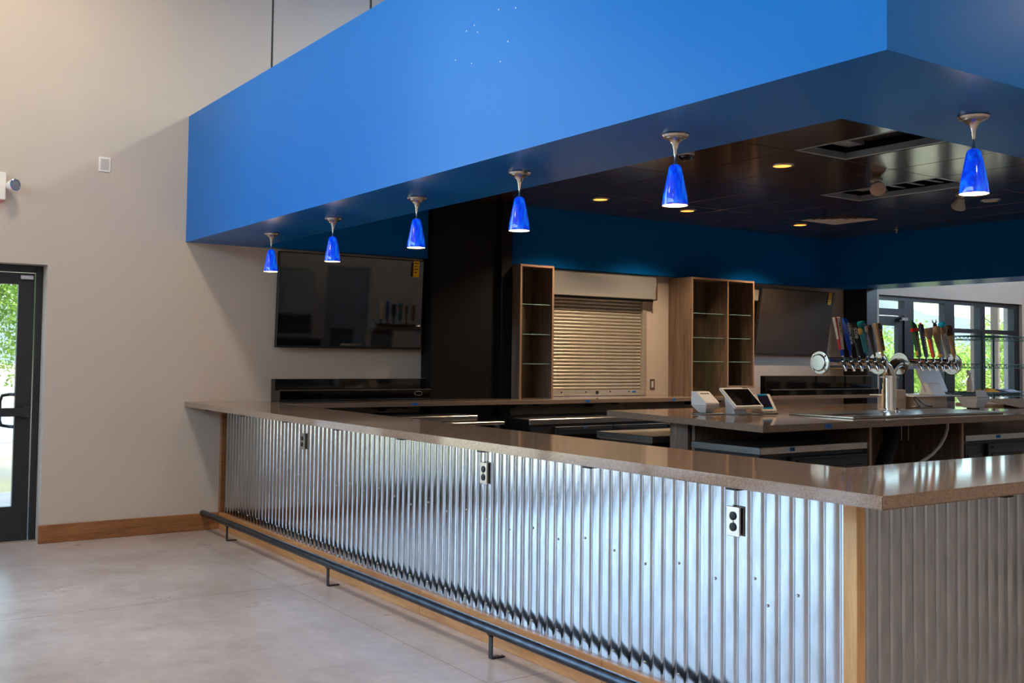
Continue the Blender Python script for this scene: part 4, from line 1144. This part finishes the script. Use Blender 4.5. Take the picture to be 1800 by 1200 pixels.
def housing(label, x0, x1, y0, y1, blue):
    r = thing('ceiling_housing', label, 'ceiling housing', ((x0 + x1) / 2, (y0 + y1) / 2, ZC))
    t = .032
    for a, b, c, d in ((x0, x1, y0, y0 + t), (x0, x1, y1 - t, y1), (x0, x0 + t, y0 + t, y1 - t), (x1 - t, x1, y0 + t, y1 - t)):
        part('metal_frame', MB().box(a, b, c, d, ZC + .002, ZC + .05), duct_m, r, bevel=.002)
    part('fan_box', MB().box(x0 + .08, x1 - .05, y0 + .35, y1 - .25, ZC + .10, ZC + .29), vent_m, r)
    part('side_duct', MB().box(x0 + .06, x1 - .06, y1 - .22, y1 - .08, ZC + .08, ZC + .28), duct_m, r)
    part('insulation', MB().box(x0 + .02, x1 - .02, y0 + .02, y0 + .33, ZC + .2, ZC + .295), insul_m, r)
    for k in range(3):
        yv = y0 + .2 + .12 * k
        part('wire', MB().tube([(x0 + .1, yv, ZC + .2), (x0 + .2, yv + .06, ZC + .06), (x0 + .34, yv + .02, ZC + .14), (x1 - .1, yv + .1, ZC + .25)], .004, 6), (bcable_m if k % 2 else nickel_m), r, smooth=True)
    if blue:
        for k in range(5):
            yv = y0 + .1 + .19 * k
            part('cross_bar', MB().box(x0 + .045, x1 - .045, yv, yv + .03, ZC + .055, ZC + .065), duct_m, r)
    return r
housing('open metal ceiling housing nearer the soffit corner, with loose wires', 2.985, 3.575, 1.185, 2.395, False)
housing('open metal ceiling housing behind the flood lamp, with cross bars', 4.785, 5.375, 2.405, 3.615, True)
vt = thing('ceiling_vent', 'square stepped air vent in the dark ceiling', 'vent', (6.28, 4.55, ZC))
for k in range(4):
    w_ = .29 - .07 * k
    part('vent_ring', MB().add([(6.28 + sx * a, 4.555 + sy * a, z) for a, z in ((w_, ZC - .004 + .0 * k), (w_ - .045, ZC + .02)) for sx, sy in ((-1, -1), (1, -1), (1, 1), (-1, 1))] , [(i, (i + 1) % 4, 4 + (i + 1) % 4, 4 + i) for i in range(4)]), white2_m, vt)
part('vent_back', MB().box(5.99, 6.57, 4.265, 4.845, ZC + .022, ZC + .03), vent_m, vt)

def flood(x, y, label, rz, tilt):
    r = thing('flood_lamp', label, 'flood lamp', (x, y, ZC))
    part('mount', MB().lathe([(.0001, -.0005), (.05, -.0005), (.05, -.012), (.02, -.02), (.012, -.03), (.012, -.05), (.0001, -.05)], (x, y, ZC), 20), white2_m, r, smooth=True)
    ax = Vector((math.cos(rz) * math.sin(tilt), math.sin(rz) * math.sin(tilt), -math.cos(tilt)))
    c = Vector((x, y, ZC - .03))
    part('lamp_body', MB().lathe([(.0001, 0), (.03, 0), (.034, .02), (.036, .03), (.062, .085), (.066, .10), (.062, .104)], c, 24, ax), white2_m, r, smooth=True)
    part('lens', MB().lathe([(.062, .103), (.05, .108), (.0001, .112)], c, 24, ax), mat('flood_lens', srgb(196, 172, 156), .3), r, smooth=True)
    return r
flood(4.49, 2.78, 'white flood lamp on the dark ceiling between the two open housings', math.radians(225), .9)
flood(5.74, 2.785, 'small white flood lamp half hidden behind the right pendant', math.radians(60), .7)
dc = thing('dome_camera', 'small dark dome security camera inside the soffit edge', 'security camera', (2.40, 2.90, ZC))
part('camera_base', MB().lathe([(.0001, -.0005), (.06, -.0005), (.062, -.02), (.055, -.03)], (2.40, 2.90, ZC), 24), white2_m, dc, smooth=True)
part('dome', MB().lathe([(.054, -.028)] + [(.052 * math.cos(a * math.pi / 12), -.03 - .045 * math.sin(a * math.pi / 12)) for a in range(7)], (2.40, 2.90, ZC), 24), gloss_black, dc, smooth=True)
sp = thing('sprinkler', 'small sprinkler head in the dark ceiling near the far corner', 'sprinkler', (7.5, 4.70, ZC))
part('body', MB().lathe([(.0001, -.0005), (.03, -.0005), (.028, -.006), (.008, -.008), (.006, -.03), (.016, -.034), (.016, -.037), (.0001, -.038)], (7.5, 4.70, ZC), 12), nickel_m, sp, smooth=True)

# suspension rods holding the soffit
for k, (x, y) in enumerate(((.0, 4.99), (.0, 3.30))):
    solo('suspension_rod', MB().cyl((x, y, ZS1), (x, y, RZ), .009, 8), brkt_m, ('thin black rod above the soffit nearer the beige wall' if k == 0 else 'thin black rod above the soffit further along the bar'), 'rod', smooth=True)

# ------------------------------------------------------------------ things on the left wall
pl = wall_switch('blank_plate', 'white blank cover plate high on the beige wall', -.99, 2.964, .092, .118, white_m)
pl['category'] = 'wall plate'
part('plate_window', MB().box(-1.022, -.958, L - .008, L - .006, 2.92, 3.008), mat('plate_gloss', srgb(190, 182, 178), .08), pl)
em = thing('emergency_light', 'white exit light with a round lamp head, cut by the left edge', 'emergency light', (-1.87, L, 2.60))
part('housing', MB().box(-2.02, -1.705, L - .05, L, 2.605, 2.815), white_m, em, bevel=.006)
part('exit_lens', MB().box(-1.98, -1.745, L - .048, L - .004, 2.590, 2.605), mat('exit_red', srgb(235, 60, 50), .4, emit=srgb(255, 60, 50), estr=.8), em)
hd = part('lamp_head', MB().lathe([(.0001, 0), (.022, 0), (.032, .02), (.040, .045), (.043, .075), (.040, .08)], (-1.69, L - .035, 2.715), 24, (.55, -1, .05)), white_m, em, smooth=True)
part('lamp_rim', MB().lathe([(.040, .074), (.045, .074), (.045, .082), (.040, .083)], (-1.69, L - .035, 2.715), 24, (.55, -1, .05)), chrome_m, hd, smooth=True)
part('lamp_lens', MB().lathe([(.0001, .082), (.04, .08), (.04, .076)], (-1.69, L - .035, 2.715), 24, (.55, -1, .05)), mat('lamp_glass', srgb(120, 120, 122), .1), hd, smooth=True)
part('lamp_arm', MB().cyl((-1.71, L - .025, 2.715), (-1.685, L - .045, 2.715), .018, 12), white_m, em, smooth=True)

# ------------------------------------------------------------------ blue masking tape tags
def tape(c, w, h, axis, label):
    x, y, z = c
    r = thing('masking_tape', label, 'tape', (x, y, z - h / 2), 'blue masking tape tags')
    part('tape_strip', MB().box(x - w / 2, x + w / 2, y - .0012, y, z - h / 2, z + h / 2), tape_m, r)
    for k in (-.12, .12):
        part('ink_mark', MB().box(x + w * (k - .05) + .004, x + w * (k + .05) + .004, y - .0016, y - .0011, z - h * .22, z + h * .22), ink_m, r)
tape((1.55, 5.3995, 1.043), .062, .022, 'y', 'blue masking tape tag on the back counter edge near the pilaster')
tape((3.50, 5.3995, 1.043), .05, .024, 'y', 'blue masking tape tag on the back counter edge below the shutter')
tape((4.66, 5.3995, 1.043), .05, .024, 'y', 'blue masking tape tag on the back counter edge below the wide shelf')
tape((4.62, L + .0115, 1.105), .05, .02, 'y', 'blue masking tape tag on the bottom bar of the shutter')
tape((2.53, 1.721, 1.047), .062, .026, 'y', 'blue masking tape tag on the island top edge nearest the near corner')
tape((2.50, 1.9895, .878), .05, .026, 'y', 'blue masking tape tag on the steel top of the near island cooler')
tape((4.70, 1.788, 1.05), .06, .024, 'y', 'blue masking tape tag on the island top edge at the right')
tape((5.02, 2.0295, .878), .06, .024, 'y', 'blue masking tape tag on the right island cooler')
tape((3.26, 5.139, .80), .03, .03, 'y', 'blue masking tape dot on the black door of the long cooler')

# ------------------------------------------------------------------ seen only in the reflections: stools and a refrigerator
stool_wood = wood('stool_wood', srgb(92, 58, 38), srgb(120, 78, 52), (8, 8, 1), 3, .4)
def bar_stool(x, y, label):
    r = thing('bar_stool', label, 'bar stool', (x, y, 0), 'wooden bar stools around the bar')
    part('seat', MB().box(x - .21, x + .21, y - .2, y + .2, .74, .775), stool_wood, r, bevel=.01)
    for sx in (-1, 1):
        part('leg', MB().tube([(x + sx * .18, y + .17, .74), (x + sx * .21, y + .21, 0)], .018, 8), vent_m, r, smooth=True)
        part('leg', MB().tube([(x + sx * .18, y - .17, 1.08), (x + sx * .18, y - .17, .74), (x + sx * .21, y - .22, 0)], .018, 8), vent_m, r, smooth=True)
    part('crest_rail', MB().box(x - .215, x + .215, y - .19, y - .155, 1.03, 1.12), stool_wood, r, bevel=.008)
    for k in range(6):
        part('back_slat', MB().box(x - .145 + .052 * k, x - .115 + .052 * k, y - .18, y - .165, .775, 1.03), vent_m, r)
    part('foot_ring', MB().tube([(x + .20, y + .2, .25), (x + .20, y - .2, .25), (x - .20, y - .2, .25), (x - .20, y + .2, .25), (x + .20, y + .2, .25)], .01, 6), vent_m, r)
    return r
st = bar_stool(3.0, -1.25, 'wooden slat-back bar stool at the short side of the bar, nearest its corner')
for x, y, a, lab in ((3.75, -1.25, 0, 'wooden slat-back bar stool at the short side of the bar, second from its corner'), (4.5, -1.25, 0, 'wooden slat-back bar stool at the short side of the bar, third from its corner'), (5.25, -1.25, 0, 'wooden slat-back bar stool at the short side of the bar, furthest from its corner'),
        (10.6, 3.2, 90, 'wooden slat-back bar stool at the far side of the bar, nearest the windows'), (10.6, 2.65, 90, 'wooden slat-back bar stool at the far side of the bar, second from the windows'), (10.6, 2.1, 90, 'wooden slat-back bar stool at the far side of the bar, third from the windows'), (10.6, 1.55, 90, 'wooden slat-back bar stool at the far side of the bar, furthest from the windows')):
    c = copy_tree(st, (x, y, 0), lab)
    c.rotation_euler = (0, 0, math.radians(a))
rf = thing('refrigerator', 'tall steel refrigerator against the wall facing the bar', 'refrigerator', (5.35, RY0 + .4, 0))
part('body', MB().box(4.98, 5.72, RY0 + .005, RY0 + .70, .08, 1.95), fridge_m, rf)
part('door', MB().box(4.98, 5.72, RY0 + .70, RY0 + .74, 1.05, 1.95), steel_m, rf, bevel=.01)
part('door', MB().box(4.98, 5.72, RY0 + .70, RY0 + .74, .1, 1.03), gloss_black, rf, bevel=.01)
part('handle', MB().cyl((5.05, RY0 + .78, 1.15), (5.05, RY0 + .78, 1.7), .012, 8), nickel_m, rf)
part('foot', MB().box(5.0, 5.7, RY0 + .05, RY0 + .6, 0, .08), vent_m, rf)

# ------------------------------------------------------------------ outside
solo('ground', MB().box(-60, 330, L + .3, 140, -.3, -.03), earth_m, 'pale dry ground outside the windows', kind='structure', origin=(0, 0, 0))
solo('sidewalk', MB().box(-30, 30, L + .3, 9.4, -.029, -.012), outside_concrete, 'pale concrete sidewalk outside the glass door', kind='structure', origin=(0, 0, 0))
solo('road', MB().box(-60, 80, 16, 24, -.029, -.015), asphalt_m, 'pale asphalt road beyond the sidewalk', kind='structure', origin=(0, 0, 0))
solo('ground_street', MB().box(-60, RX0 - .2, -60, L + .2, -.3, -.03), earth_m, 'pale dry ground beyond the street windows', kind='structure', origin=(0, 0, 0))
solo('ground_end', MB().box(RX1 + .2, 330, -60, L + .2, -.3, -.03), earth_m, 'pale dry ground beyond the far end windows', kind='structure', origin=(0, 0, 0))
hv, hf = [], []
n = 60
for i in range(n + 1):
    x = -120 + 520 * i / n
    h = 9 + 5 * math.sin(i * .37) + 3 * math.sin(i * .9 + 1) + (10 * math.exp(-((x - 190) / 30) ** 2))
    hv += [(x, 138, -1), (x, 150, h), (x, 190, -1)]
for i in range(n):
    a = i * 3
    hf += [(a, a + 3, a + 4, a + 1), (a + 1, a + 4, a + 5, a + 2)]
solo('hill', MB().add(hv, hf), hill_m, 'hazy grey hills on the horizon', kind='structure', smooth=True)
for x, w_, m_, lab in ((15.50, .20, pillar_m, 'brown stucco porch pillar outside the windows, nearest the taps'), (16.12, .07, pillar_m, 'slim brown porch post outside the windows, middle of three'), (16.66, .10, outside_concrete, 'pale porch pillar outside the windows, furthest right')):
    solo('porch_pillar', MB().box(x - w_ / 2, x + w_ / 2, 8.5, 8.66, -.012, 4.2), m_, lab, 'pillar', bevel=.01)

def tree(label, x, y, h, rx, rz, n, m, seed, zc=None, droop=False, size=.09):
    rnd_ = random.Random(seed)
    r = thing('tree', label, 'tree', (x, y, -.03), 'trees outside the windows')
    tk = MB()
    tk.tube([(x, y, -.03), (x + .1, y, h * .25), (x - .05, y + .05, h * .5), (x + .05, y, h * .8)], [.11, .09, .06, .02], 8)
    for k in range(6):
        a = rnd_.uniform(0, 6.28)
        z0 = h * rnd_.uniform(.2, .5)
        tk.tube([(x, y, z0), (x + .5 * rx * math.cos(a), y + .5 * rx * math.sin(a), z0 + h * .22), (x + .85 * rx * math.cos(a), y + .85 * rx * math.sin(a), z0 + h * .32)], [.05, .03, .01], 6)
    part('trunk', tk, bark_m, r, smooth=True)
    zc = zc or h * .62
    vv, ff = [], []
    clus = []
    for k in range(42):
        d = Vector((rnd_.gauss(0, 1), rnd_.gauss(0, 1), rnd_.gauss(0, 1))).normalized() * rnd_.uniform(.35, 1)
        clus.append((x + d.x * rx, y + d.y * rx, zc + d.z * rz))
    for i in range(n):
        c = rnd_.choice(clus)
        p = Vector(c) + Vector((rnd_.gauss(0, rx * .16), rnd_.gauss(0, rx * .16), rnd_.gauss(0, rz * .14)))
        if p.z < .1: p.z = .1
        d = Vector((rnd_.gauss(0, 1), rnd_.gauss(0, 1), rnd_.gauss(0, .7) - (.8 if droop else 0))).normalized()
        s = d.orthogonal().normalized()
        s = (s * math.cos(rnd_.uniform(0, 6)) + d.cross(s) * math.sin(rnd_.uniform(0, 6)))
        l_, w2 = size * rnd_.uniform(.7, 1.4), size * .22
        k = len(vv)
        vv += [tuple(p - s * w2), tuple(p + d * l_ * .5 + s * w2), tuple(p + d * l_), tuple(p + d * l_ * .4 - s * w2)]
        ff.append((k, k + 1, k + 2, k + 3))
    me = bpy.data.meshes.new('crown')
    og = ORG[r.name]
    me.from_pydata([(a - og[0], b - og[1], c - og[2]) for a, b, c in vv], [], ff)
    me.materials.append(m)
    o = bpy.data.objects.new('crown', me); COL.objects.link(o); o.parent = r; o['kind'] = 'stuff'
    return r
tree('feathery light green tree close outside the glass door', -1.35, 10.4, 4.6, 1.0, 1.35, 24000, leaf_m, 3, zc=2.45, droop=True, size=.055)
tree('light green tree further out to the left of the glass door', -3.4, 15.5, 4.4, 1.5, 1.3, 4600, leaf_m, 5, zc=2.5, size=.16)
tree('bright green bushy tree outside the far glass door', 17.3, 11.6, 2.2, 1.25, .95, 6500, leaf_m, 8, zc=1.35, size=.10)
tree('bright green bushy tree behind the antlered tap handle', 20.6, 12.6, 2.1, 1.3, .9, 6500, leaf_m, 9, zc=1.2, size=.10)
tree('green bushy tree outside between the porch pillars', 23.9, 12.4, 3.4, 1.3, 1.3, 6500, leaf_m, 10, zc=1.55, size=.11)
tree('tall green tree at the far right behind the porch pillar', 27.5, 12.9, 5.0, 1.4, 1.9, 6500, leaf_m, 11, zc=2.4, size=.12)

# daylight portals in the big window openings (they only guide sampling of the sky)
def portal(x, y, z, sx_, sy_, rot):
    ld = bpy.data.lights.new('window_portal', 'AREA')
    ld.shape = 'RECTANGLE'; ld.size = sx_; ld.size_y = sy_
    ld.cycles.is_portal = True
    o = bpy.data.objects.new('window_portal', ld); COL.objects.link(o)
    o.location = (x, y, z); o.rotation_euler = rot
R90 = math.pi / 2
portal(-6.175, L + .29, 2.58, 6.85, 5.04, (-R90, 0, 0))
portal((WXA + WXB) / 2, L + .29, 1.18, WXB - WXA, 2.36, (-R90, 0, 0))
portal((DOORX0 + DOORX1) / 2, L + .29, 1.07, 1.03, 2.13, (-R90, 0, 0))
portal(RX0 - .19, 0, 4.5, 1.6, 11.2, (0, -R90, 0))
portal(RX1 + .19, .5, 4.15, 1.7, 8.0, (0, R90, 0))
